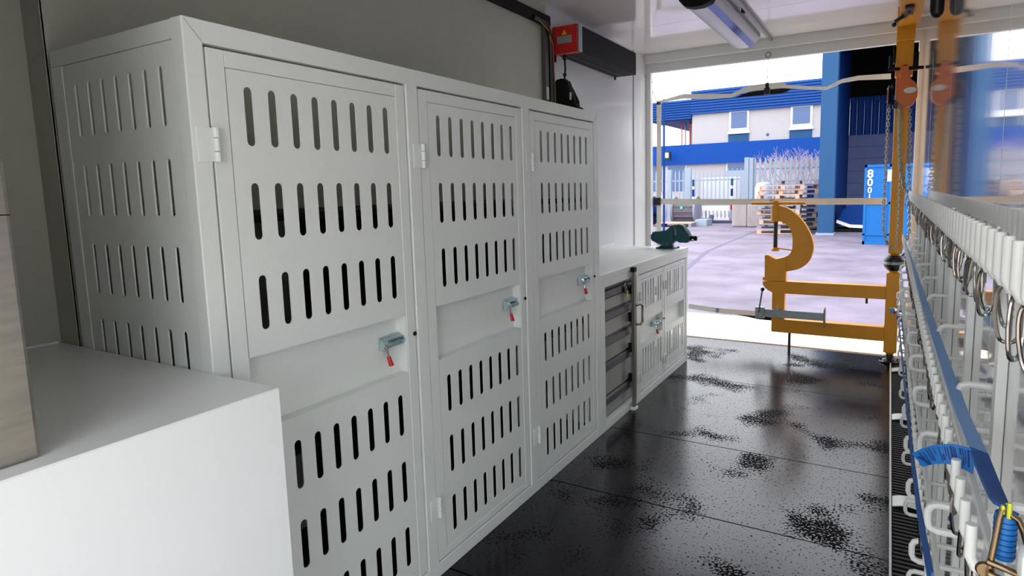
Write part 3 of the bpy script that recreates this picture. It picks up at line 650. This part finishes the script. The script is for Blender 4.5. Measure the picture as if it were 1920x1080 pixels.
for k in range(66):
    y = .765+.067*k+.018
    if y > 5.1: break
    if k in (4, 11): continue
    if first: c = pr1; first = False
    else: c = copy_tree(pr1)
    c.location = (.146+random.uniform(-.006, .004), y, 1.283+random.uniform(-.003, .002)); c.rotation_euler = (random.uniform(-.15, .15), random.uniform(-.08, .08), R_([25, -35, 60, -10, 80, -60][k % 6]+random.uniform(-12, 12)))
    n1 += 1
    if n1 <= 12:
        c['label'] = f'polished steel carabiner under the upper peg rail, {ordw[n1-1]} from the camera' if n1 > 1 else 'polished steel carabiner under the upper peg rail, nearest the camera'
        c['group'] = 'near carabiners under the upper rail'
    else:
        c['label'] = 'small steel carabiner in the dense far cluster under the upper rail'; c['group'] = 'far carabiners under the upper rail'
pr2 = carabiner_proto(.062, .022, .0026, False); first = True
for k in range(60):
    y = .80+.062*k+.02
    if first: c = pr2; first = False
    else: c = copy_tree(pr2)
    c.location = (.104, y, .978); c.rotation_euler = (random.uniform(-.1, .1), 0, R_(random.choice([70, 95, 110, 20])))
    if k < 8:
        c['label'] = f'slim steel carabiner under the middle peg rail, {ordw[k]} from the camera' if k else 'slim steel carabiner under the middle peg rail, nearest the camera'
        c['group'] = 'near carabiners under the middle rail'
    else:
        c['label'] = 'tiny carabiner in the dark row under the middle peg rail'; c['group'] = 'far carabiners under the middle rail'
for k in range(54):
    c = copy_tree(pr2); y = 1.3+.068*k
    c.location = (.098, y, .662); c.rotation_euler = (random.uniform(-.1, .1), 0, R_(random.choice([40, 95, 130, 0])))
    c['label'] = 'tiny carabiner hanging under the lowest peg rail'; c['group'] = 'carabiners under the lowest rail'

# ------------------------------------------------------------------ blue straps, tag and ratchets
st = thing('blue_strap', (.14, 2.5, .93), 'long blue lashing strap stretched along the right wall hooks', 'strap')
cs = [(.108, 5.2, .985), (.108, 3.99, 1.003), (.11, 2.995, 1.015), (.112, 2.383, 1.025), (.115, 1.61, 1.034), (.118, 1.2, 1.036), (.121, 1.0, 1.046)]
obj('webbing', MB().ribbon(cs, [(.0105, 0, -.003)]*len(cs), .002), sheenweb, st)
cs = [(.121, 1.0, 1.046), (.123, .923, 1.044), (.124, .867, 1.046), (.123, .81, 1.056), (.121, .772, 1.072)]
obj('webbing', MB().ribbon(cs, [(.0105, 0, -.003), (.0125, 0, -.009), (.0125, 0, -.010), (.0115, 0, -.008), (.0105, 0, -.004)], .003), bluedark, st, label='darker near end of the strap')  # near piece is a darker blue than the far piece
tg = thing('strap_tag', (.1, .9, 1.06), 'bright blue printed fabric tag sticking out from the strap', 'label tag')
N = 12
TT = [(.042, 1.032), (.058, 1.041), (.080, 1.049), (.098, 1.052), (.1165, 1.051)]
TB = [(.056, 1.015), (.068, 1.018), (.084, 1.021), (.100, 1.020), (.1145, 1.017)]
def tagp(t):
    t = max(0, min(.9999, t)); k = int(t*4); f_ = t*4-k; f2 = f_
    a, c = TT[k], TT[k+1]; d, e = TB[k], TB[k+1]; y = .985+.012*math.sin(t*3.1)
    return Vector((a[0]+(c[0]-a[0])*f_, y, a[1]+(c[1]-a[1])*f_+.0012*math.sin(f_*3.14))), Vector((d[0]+(e[0]-d[0])*f_, y, d[1]+(e[1]-d[1])*f_))
rows = [tagp(k/N) for k in range(N+1)]
obj('tag_cloth', MB().ribbon([(a+b_)/2 for a, b_ in rows], [(a-b_)/2 for a, b_ in rows], .0008), bluetag, tg, smooth=True)
b = MB()
def tp(t, v, off=-.0009):
    a, c = tagp(t); p = a+(c-a)*v; return (p.x, p.y+off, p.z)
for i, (t, v0, v1) in enumerate([(.1, .12, .9), (.17, .2, .85), (.24, .1, .8), (.28, .1, .8), (.34, .12, .5), (.41, .1, .85), (.45, .5, .8), (.5, .1, .6), (.54, .15, .75), (.60, .1, .8), (.64, .1, .8), (.67, .15, .7), (.75, .1, .4), (.79, .1, .8), (.83, .15, .7), (.88, .1, .8)]):
    n_ = 5
    pts = [tp(t+.05*(v0+(v1-v0)*q/n_), v0+(v1-v0)*q/n_) for q in range(n_+1)]
    b.ribbon(pts, [(.0007 if i % 3 else .0013, 0, 0)]*len(pts), .0004)
b.ribbon([tp(.04+.12*q/5, .3+.65*q/5) for q in range(6)], [(.0035, 0, .001)]*6, .0004)
obj('printed_lines', b, ink, tg, label='rows of small dark print')
rt = thing('ratchet', (.15, .76, 1.0), 'brass coloured ratchet buckle with blue webbing in the bottom right corner', 'ratchet')

y7 = .758
obj('side_rod', MB().tube([(.1155, y7, 1.078), (.1135, y7, 1.068), (.1105, y7-.002, 1.04), (.1075, y7-.004, 1.015), (.1065, y7-.004, .985)], .0032, n=10), gold, rt, smooth=True)
obj('side_rod', MB().tube([(.122, y7, 1.073), (.129, y7, 1.069), (.134, y7, 1.058), (.139, y7, 1.04), (.143, y7, 1.0)], .0034, n=10), gold, rt, smooth=True)
obj('side_tip', MB().box((.1135, y7-.003, 1.072), (.1175, y7+.002, 1.082), .0015).box((.1185, y7-.003, 1.068), (.1235, y7+.002, 1.086), .0018), goldlime, rt, label='lime yellow bent metal tips')
obj('webbing_roll', MB().lathe([(0, 0), (.0095, 0), (.0105, .004), (.0105, .046), (.0095, .05), (0, .05)], (.1205, y7+.012, 1.018), 'z', 20), bluetag, rt, smooth=True, label='bright blue webbing wound on the drum')
b = MB()
for k in range(7): b.lathe([(.0, 0), (.0108, 0), (.0108, .0012), (0, .0012)], (.1205, y7+.012, 1.023+k*.0062), 'z', 20)
obj('roll_line', b, ink, rt)
obj('axle', MB().cyl((.104, y7-.006, 1.019), (.15, y7-.006, 1.008), .0035, n=10), gold, rt, smooth=True)
obj('axle', MB().cyl((.105, y7-.010, 1.008), (.15, y7-.010, .996), .0035, n=10), gold, rt, smooth=True)
obj('hub', MB().lathe([(0, 0), (.0075, 0), (.009, .003), (.0075, .006), (0, .006)], (.1035, y7-.006, 1.008), 'y', 20), gold, rt, smooth=True)
obj('pawl', MB().box((.1045, y7-.012, .992), (.109, y7-.007, 1.004), .001), goldlime, rt)
ft = thing('strap_ratchet', (.09, 4.95, .5), 'blue ratchet strap end clipped beside the lower crane post', 'ratchet')
obj('webbing_end', MB().box((.03, 4.94, .487), (.068, 4.96, .525), .002), sheenweb, ft)
obj('buckle', MB().box((.055, 4.93, .49), (.085, 4.96, .53), .004).cyl((.066, 4.92, .51), (.12, 4.92, .53), .006, n=8), chrome, ft, smooth=True)
obj('wound_webbing', MB().cyl((.085, 4.95, .445), (.11, 4.95, .47), .024, n=14).box((.085, 4.94, .50), (.125, 4.965, .55), .006), bluedark, ft, smooth=True)
s2 = thing('dark_strap', (.07, 3, .7), 'thin dark blue strap seen edge on sloping past the lower loops', 'strap')
cs = [(.085, 4.95, .47), (.068, 3.71, .66), (.062, 2.1, .80), (.06, 1.35, .868), (.06, 1.11, .894), (.06, .80, .953)]
obj('webbing', MB().ribbon(cs, [(.0008, 0, .012)]*len(cs), .0022), bluedark, s2)
fr = thing('far_ratchet', (.14, 5.2, .86), 'small dark ratchet buckle at the far end of the blue strap', 'ratchet')
obj('frame', MB().box((.10, 5.17, .86), (.14, 5.20, .90), .004).cyl((.09, 5.18, .88), (.16, 5.18, .90), .008, n=8), bluedark, fr, smooth=True)
obj('handle', MB().tube([(.10, 5.18, .85), (.13, 5.15, .93), (.16, 5.16, .95)], .006, n=6), chrome, fr, smooth=True)
wp = thing('white_peg_block', (.15, .76, 1.03), 'white rounded block at the bottom right corner beside the ratchet', 'peg')
obj('block', MB().box((.1275, .725, 1.015), (.15, .752, 1.049), .007), pegm, wp, smooth=True)
obj('stem', MB().cyl((.14, .738, 1.03), (.1849, .738, 1.03), .006, n=8), pegm, wp)

# ------------------------------------------------------------------ outside: ground and ramp
G = -.06
g = MB().box((-60, YE+.06, G-.2), (40, 90, G)); struct('ground', g, yardm)
g = MB().box((-60, -40, G-.2), (40, YE+.06, G-.001)); struct('ground', g, yardm)
g = MB().box((-14, -12, G-.05), (14, 7.02, G+.008), .004); struct('ground', g, rampm)  # pale apron widened to bounce light into the container's openings
rp_ = obj('ramp', MB().prism([(YE+.07, G), (YE+.07, -.004), (6.9, G+.014), (6.95, G+.006)], 'x', -1.99, .16), rampm)
tag(rp_, 'pale ramp plate leading from the black floor down to the yard', 'ramp')
dl = obj('drain_line', MB().ribbon([(-2.9, 8.9, G+.002), (-3.6, 14.0, G+.002), (-3.75, 20.5, G+.002)], [(.05, 0, 0)]*3, .003), mat('dark_joint', (92, 86, 112), .8))
tag(dl, 'dark joint line crossing the yard concrete toward the pallets', 'joint')

# ------------------------------------------------------------------ office building (local frame: x along the facade, y away from camera)
ang = math.atan2(.1125, .9937)
ob = thing('office_building', (-7.5, 33, 0), 'white office building with blue cladding bands across the yard', 'building')
def P_(name, mb, m_, par=None, **k): return obj(name, mb, m_, par or ob, world=False, **k)
P_('wall', MB().box((-1.9, .12, 3.6), (9, 8, 5.25)).box((-4.2, .12, -.6), (9, 8, 2.62)), rendwall)
P_('wall', MB().box((-2.6, 2.2, -.6), (-1.9, 8, 5.1)), rendwall)
n_s = 9
for k in range(n_s):
    z = 5.22+k*(6.46-5.22)/n_s; h_ = (6.46-5.22)/n_s
    P_('cladding_board', MB().prism([(0.0, z), (-.05, z+.01), (0.0, z+h_-.012), (.04, z+h_-.012), (.04, z)], 'x', -1.93, 9), cladblue)
for k in range(8):
    z = 5.02+k*.128
    P_('cladding_board', MB().prism([(.02, z), (-.04, z+.01), (.02, z+.115), (.06, z+.115), (.06, z)], 'x', -4.2, -1.93), cladblue)
P_('roof', MB().box((-1.9, .04, 5.23), (9, 8, 6.44)).box((-4.2, .06, 5.03), (-1.9, 8, 6.03)), deepblue)
P_('fascia_band', MB().box((-4.3, -.06, 2.6), (9, .12, 3.66)), bandblue)
for s0 in (.06, 3.05):
    P_('recess_panel', MB().box((s0-.04, .08, 3.64), (s0+1.0, .125, 4.1)), pierblue)
    wf = P_('window', MB().box((s0, .06, 4.16), (s0+1.0, .13, 5.24)), whitepl)
    P_('pane', MB().box((s0+.1, .052, 4.36), (s0+.9, .062, 5.18)), glassb, wf)
    P_('sill', MB().box((s0-.06, .0, 4.08), (s0+1.06, .12, 4.17)), whitepl, wf)
for s0, s1 in ((-3.3, -2.2), (-.05, .9), (-4.2, -3.5)): 
    wf = P_('window', MB().box((s0, .09, 1.2), (s1, .125, 2.6)), whitepl); P_('pane', MB().box((s0+.05, .08, 1.2), (s1-.05, .1, 2.58)), glassb, wf)
P_('door', MB().box((-.1, .06, -.6), (1.0, .11, 2.2)), palegalv)
P_('narrow_window', MB().box((-2.3, 2.1, 3.6), (-2.0, 2.22, 5.0)), glassb)
for s0, m_ in ((-2.9, red), (-2.7, glassb), (-2.45, red)): P_('pole', MB().cyl((s0, 1.6, 3.6), (s0, 1.6, 5.05), .035, n=8), m_)
P_('soffit', MB().box((-4.2, .1, 4.98), (-1.95, 2.2, 5.03)), deepblue)
P_('floor_ledge', MB().box((-4.2, .1, 3.55), (-1.95, 2.2, 3.6)), rendwall)
fl_ = thing('floodlight', (-10.6, 32.55, 3.1), 'black floodlight with pale lens on the blue fascia band', 'floodlight')
obj('case', MB().box((-10.75, 32.3, 2.85), (-10.35, 32.5, 3.32), .03), black, fl_); obj('lens', MB().box((-10.68, 32.285, 2.98), (-10.44, 32.3, 3.25)), cream, fl_); obj('bracket', MB().box((-10.6, 32.5, 2.95), (-10.5, 32.66, 3.15)), black, fl_)
cv = thing('dome_camera', (-5.53, 33.15, 3.95), 'small grey dome camera on the white wall between the windows', 'camera')
obj('dome', MB().ball((-5.53, 33.2, 3.95), .12).box((-5.65, 33.22, 3.88), (-5.41, 33.35, 4.08), .01), glassb, cv, smooth=True)
obj('junction_box', MB().box((-5.26, 33.28, 3.8), (-5.18, 33.36, 3.88)), glassb, cv)

# ------------------------------------------------------------------ warehouse on the right
wh = thing('warehouse', (-1.6, 20, 0), 'open blue warehouse bay with dark roof on the right', 'building')
obj('pier', MB().box((-1.80, 19.3, G), (-1.385, 19.75, 6.5)), pierblue, wh, label='slate blue front pier')
obj('side_wall', MB().box((-1.72, 19.75, G), (-1.43, 26.0, 6.5)), deepblue, wh)
obj('pier_foot', MB().box((-1.84, 19.24, G), (-1.36, 19.8, -.0)), palegalv, wh)
obj('back_wall', MB().box((-1.6, 26.0, G), (6, 26.2, 3.18)), wareblock, wh)
for k in range(7): obj('block_course', MB().box((-1.44, 25.96, .06+k*.45), (6, 26.0, .46+k*.45)), wareblock, wh)
for k in range(26):
    x = -1.42+k*.24
    obj('cladding_sheet', MB().prism([(x, 26.0), (x+.05, 25.93), (x+.14, 25.93), (x+.19, 26.0), (x+.235, 26.0), (x+.235, 26.05), (x, 26.05)], 'z', 3.18, 4.55), deepblue, wh)
obj('roof', MB().box((-1.8, 19.4, 6.1), (8, 26.2, 6.3)), roofblack, wh)
obj('upper_wall', MB().box((-1.43, 25.9, 4.55), (8, 26.1, 6.1)), roofblack, wh)
obj('side_wall', MB().box((5.8, 19.4, G), (6, 26.2, 6.2)), deepblue, wh)
obj('roof_fascia', MB().box((-1.38, 19.5, 5.3), (8, 19.6, 6.2)), roofblack, wh)
obj('brace', MB().prism([(-.6, 4.5), (1.6, 3.3), (1.6, 3.2), (-.6, 4.4)], 'y', 25.85, 25.93), deepblue, wh)
obj('slab', MB().box((-1.43, 19.3, G), (6, 26, G+.03)), mat('bay_floor', (104, 100, 124), .8), wh)
bd = thing('blue_door_panel', (-.05, 16.6, G), 'light blue freestanding steel door with white stencilled number', 'door')
obj('sheet', MB().box((-.545, 16.56, G), (.6, 16.6, 1.83)), skyblue, bd)
b = MB()
for a in ((-.545, 1.77, .6, 1.83), (-.545, G, .6, .02), (-.545, .90, .6, .95), (-.545, .16, .6, .2)): b.box((a[0], 16.53, a[1]), (a[2], 16.56, a[3]))
for x in (-.545, -.03, .55): b.box((x, 16.53, G), (x+.05, 16.56, 1.83))
obj('rib', b, skyblue, bd)
obj('notice', MB().box((-.07, 16.52, 1.43), (.07, 16.528, 1.70)), cream, bd, label='white notice')
def text(name, body, size, loc, rot, m_, par, ext=.002):
    cu = bpy.data.curves.new(name, 'FONT'); cu.body = body; cu.size = size; cu.extrude = ext; cu.align_x = 'CENTER'; cu.resolution_u = 3; cu.offset = size*.02
    t = bpy.data.objects.new('t', cu); COL.objects.link(t); me = bpy.data.meshes.new_from_object(t); bpy.data.objects.remove(t)
    me.materials.clear(); me.materials.append(m_)
    o = bpy.data.objects.new(name, me); COL.objects.link(o); o.parent = par; o.location = Vector(loc)-wl(par); o.rotation_euler = rot; return o
for i, (ch, sz) in enumerate((('8', .27), ('0', .25), ('0', .19), ('1', .17))):
    text('number', ch, sz, (-.425, 16.55, (1.53, 1.335, 1.17, 1.02)[i]), (R_(90), 0, 0), cream, bd)
bt = thing('covered_boat', (-1.0, 20.5, G), 'dark blue covered hull with white rim on a low rack inside the bay', 'boat')
b = MB(); b.prism([(-1.33, .26), (-1.2, .62), (-1.0, .80), (-.2, .82), (-.2, .15), (-.75, .15), (-1.0, .18)], 'y', 20.2, 21.2); obj('cover', b, deepblue, bt)
obj('rim', MB().ribbon([(-1.36, 20.17, .29), (-1.0, 20.17, .15), (-.5, 20.17, .13), (-.2, 20.17, .13)], [(.01, 0, .045)]*4, .03), cream, bt)
obj('rack', MB().box((-1.4, 20.2, .0), (.1, 21.2, .06)).box((-1.3, 20.3, G), (-1.2, 21.1, .0)).box((-.3, 20.3, G), (-.2, 21.1, .0)), blackm, bt)

# ------------------------------------------------------------------ palisade fence and gate
def palisade(t, x0, y0, x1, y1, top, step, wd, bot=.0):
    n_ = int(math.hypot(x1-x0, y1-y0)/step); h = wd/2
    P = [(-h, bot), (-h, top-.16), (-h*.2, top), (h*.2, top), (h, top-.16), (h, bot)]
    first = None
    for k in range(n_+1):
        x = x0+(x1-x0)*k/n_; y = y0+(y1-y0)*k/n_
        if first is None:
            first = obj('pale', MB().prism([(x+u, v) for u, v in P], 'y', y-.012, y+.012), palegalv, t); fx, fy = x, y
        else:
            c = first.copy(); COL.objects.link(c); c.parent = t; c.location = (x-fx, y-fy, 0)
    d = Vector((x1-x0, y1-y0, 0)).normalized()*.0
    for z in (bot+.35, top-.45):
        obj('cross_rail', MB().ribbon([(x0, y0+.03, z), (x1, y1+.03, z)], [(0, 0, .03)]*2, .03), palegalv, t)
pf = thing('palisade_fence', (-4, 26, G), 'tall pale steel palisade fence behind the pallets', 'fence')
palisade(pf, -4.72, 25.6, -2.0, 26.6, 2.5, .19, .085)
obj('post', MB().box((-5.12, 25.5, G), (-4.95, 25.68, 2.52)).box((-4.93, 25.5, G), (-4.78, 25.68, 2.5)), palegalv, pf)
pg = thing('palisade_gate', (-7, 26, G), 'lower pale steel palisade gate left of the tall fence', 'gate')
palisade(pg, -9.4, 25.8, -5.3, 25.8, 2.12, .17, .05, bot=.28)
obj('post', MB().box((-7.62, 25.72, G), (-7.35, 25.9, 2.2)), palegalv, pg)
obj('post', MB().box((-8.35, 25.72, G), (-8.2, 25.9, 2.15)), palegalv, pg)
wt = thing('white_tank', (-6.3, 27.2, G), 'plain white boxy tank standing behind the palisade gate bars', 'tank')
obj('body', MB().box((-7.15, 26.7, .78), (-5.62, 27.6, 1.78), .03), whitepl, wt); obj('cradle', MB().box((-7.1, 26.75, G), (-7.0, 27.5, .78)).box((-5.8, 26.75, G), (-5.7, 27.5, .78)), palegalv, wt)
obj('red_mark', MB().box((-6.62, 26.69, 1.64), (-6.5, 26.701, 1.68)), red, wt)
for i, (x, w_) in enumerate(((-7.12, 'left'), (-5.55, 'right'))):
    mp = thing('marker_post', (x, 25.3, G), f'red, white and blue striped marker post, the {w_} one before the gate', 'post', 'striped marker posts')
    for j, (a, c, m_) in enumerate(((G, .45, palegalv), (.45, .8, red), (.8, 1.0, whitepl), (1.0, 1.3, deepblue), (1.3, 1.42, whitepl), (1.42, 1.7, pierblue))):
        obj('band', MB().cyl((x, 25.3, a), (x, 25.3, c), .05, n=8), m_, mp)
lbr = thing('road_barrier', (-6.2, 25.2, G), 'low white slotted plastic barrier at the foot of the gate', 'barrier')
obj('top_rail', MB().box((-6.98, 25.15, .42), (-5.6, 25.25, .62)), whitepl, lbr)
for k in range(9): obj('leg_panel', MB().box((-6.98+k*.155, 25.15, .12), (-6.9+k*.155, 25.25, .42)), whitepl, lbr)
obj('foot_rail', MB().box((-6.98, 25.1, .0), (-5.6, 25.3, .12)), whitepl, lbr)
kerb = obj('debris_pile', MB().box((-6.9, 24.6, G), (-6.3, 24.9, .14), .03).box((-6.2, 24.7, G), (-5.4, 24.9, .05), .02).cyl((-6.25, 24.6, G), (-6.25, 24.9, .2), .1, n=8), mat('dark_debris', (70, 66, 96), .8)); tag(kerb, 'low dark heap of scrap in front of the white barrier', 'scrap')
rub = obj('concrete_block', MB().box((-4.95, 22.6, G), (-4.42, 23.2, .80), .05).box((-4.40, 22.5, G), (-3.78, 23.2, .74), .05), concrete); tag(rub, 'pair of rough concrete blocks left of the pallet stack', 'concrete block')
wb2 = obj('plastic_drum', MB().lathe([(0, 0), (.30, 0), (.32, .1), (.32, .8), (.25, .98), (.1, 1.02), (0, 1.02)], (-4.25, 24.8, .5), 'z', 20), mat('pale_blue_plastic', (176, 196, 222), .5), smooth=True); tag(wb2, 'pale blue plastic drum standing behind the concrete blocks', 'drum')
obj('stand', MB().box((-4.5, 24.55, G), (-4.0, 25.05, .5)), concrete, wb2)
cdm = thing('cable_drum', (-7.1, 23.6, G), 'large wooden cable drum with dark ribs left of the gate barrier', 'cable drum')
obj('core', MB().cyl((-7.35, 23.7, .47), (-6.55, 23.7, .47), .42, n=24), drumm, cdm, smooth=True)
for k in range(14):
    a = 2*math.pi*k/14; obj('slat', MB().box((-7.33, 23.7+.43*math.cos(a)-.03, .47+.43*math.sin(a)-.03), (-6.57, 23.7+.43*math.cos(a)+.03, .47+.43*math.sin(a)+.03)), drumm, cdm)
obj('flange', MB().cyl((-6.55, 23.7, .5), (-6.47, 23.7, .5), .54, n=28), woodg, cdm, smooth=True); obj('flange', MB().cyl((-7.43, 23.7, .5), (-7.35, 23.7, .5), .54, n=28), woodg, cdm, smooth=True)
obj('green_sticker', MB().cyl((-7.0, 23.24, .62), (-7.0, 23.26, .62), .06, n=10), mat('green_sticker', (70, 200, 170), .5), cdm)
d2_ = thing('blue_cable_reel', (-7.7, 23.2, G), 'dark blue cable reel with white rim at the far left of yard', 'cable reel')
obj('disc', MB().lathe([(0, 0), (.55, 0), (.55, .06), (.2, .06), (.2, .3), (.5, .3), (.5, .36), (0, .36)], (-8.05, 23.0, .52), 'x', 28), deepblue, d2_, smooth=True)
obj('rim', MB().lathe([(.5, 0), (.56, 0), (.56, .02), (.5, .02)], (-7.68, 23.0, .52), 'x', 28), whitepl, d2_, smooth=True)
lp = thing('low_pallet', (-7.1, 22.6, G), 'pale low pallet lying in front of the cable drum', 'pallet')
obj('deck', MB().box((-7.6, 22.2, .06), (-6.3, 23.0, .10)), woodp, lp)
for x in (-7.58, -7.0, -6.42): obj('runner', MB().box((x, 22.2, G), (x+.1, 23.0, .06)), woodg, lp)
gp = obj('ground_plinth', MB().box((-6.35, 22.8, G), (-5.9, 23.6, .18), .01), palegalv); tag(gp, 'small pale grey plinth beside the low pallet', 'plinth')
cbl = obj('overhead_wire', MB().cyl((-5.46, 16.5, G), (-5.46, 16.5, 3.8), .03, n=6), deepblue); tag(cbl, 'slim dark blue pole rising at the left edge of the yard', 'pole')

# pallets
def pallet_proto(mt, L_=1.2, W_=1.0):
    t = thing('pallet', (0, 0, 0), 'x', 'pallet')
    for k in range(5): obj('deck_board', MB().box((-L_/2, -W_/2+k*(W_-.12)/4, .122), (L_/2, -W_/2+k*(W_-.12)/4+.12, .144)), mt, t, world=False)
    for x in (-L_/2, -.06, L_/2-.12): obj('cross_board', MB().box((x, -W_/2, .10), (x+.12, W_/2, .122)), mt, t, world=False)
    for x in (-L_/2, -.06, L_/2-.12):
        for y in (-W_/2, -.05, W_/2-.1): obj('block', MB().box((x, y, .022), (x+.12, y+.1, .10)), mt, t, world=False)
    for y in (-W_/2, -.05, W_/2-.1): obj('bottom_board', MB().box((-L_/2, y, 0), (L_/2, y+.1, .022)), mt, t, world=False)
    return t
pp, pq = pallet_proto(woodp), pallet_proto(woodg)
usedp = {0: False, 1: False}
word = ['bottom', 'second', 'third', 'fourth', 'fifth', 'sixth', 'seventh', 'eighth', 'ninth', 'top']
def put(x, y, z, rz, kind, label):
    pr_ = (pp, pq)[kind]
    c = pr_ if not usedp[kind] else copy_tree(pr_)
    usedp[kind] = True; c.location = (x, y, z); c.rotation_euler = (0, 0, rz); c['label'] = label; c['group'] = 'stacked wooden pallets'
for k in range(10):
    kd = [0, 1, 0, 1, 0, 1, 0, 0, 0, 0][k]; nm = ('pinkish', 'grey')[kd]
    put(-2.93+random.uniform(-.06, .06), 19.9+random.uniform(-.05, .05), G+k*.146, R_(8+random.uniform(-6, 6)), kd, f'{nm} wooden pallet, {word[k] if k else "lowest"} of the front stack' if k != 9 else 'pinkish wooden pallet on top of the front stack')
for k in range(11):
    kd = [1, 0, 1, 0, 1, 1, 0, 1, 0, 0, 1][k]; nm = ('pinkish', 'grey')[kd]
    wd_ = word[k] if k < 9 else ('tenth' if k == 9 else '')
    put(-2.55+random.uniform(-.05, .05), 21.3+random.uniform(-.05, .05), G+k*.146, R_(6+random.uniform(-6, 6)), kd, (f'{nm} wooden pallet, {wd_} of the rear stack' if k < 10 else 'grey wooden pallet on top of the rear stack'))
bs = thing('blue_shade_panel', (-2.2, 22.5, G), 'dark blue shade panel between the pallets and the pier', 'panel')
obj('sheet', MB().box((-2.45, 22.5, G), (-1.95, 22.56, 1.35)), deepblue, bs)  # flat panel put in for the dark blue shade in the gap
# bare shrub behind the fence
sh = thing('bare_shrub', (-3.3, 29, G), 'leafless pale shrub rising behind the palisade fence', 'shrub')
b = MB(); rnd = random.Random(3)
def branch(p, d, l, r, n_):
    q = p+d*l; b.tube([p, (p+q)/2+Vector((rnd.uniform(-.03, .03), 0, 0)), q], r, n=3)
    if n_ > 0:
        for _ in range(3):
            e = (d+Vector((rnd.uniform(-.75, .75), rnd.uniform(-.5, .5), rnd.uniform(-.25, .45)))).normalized()
            branch(q, e, l*rnd.uniform(.6, .85), r*.7, n_-1)
for k in range(9): branch(Vector((-4.0+k*.18, 28.6+rnd.uniform(-.3, .5), G)), Vector((rnd.uniform(-.3, .3), 0, 1)).normalized(), .95, .022, 4)
obj('twigs', b, twig, sh, kind='stuff')
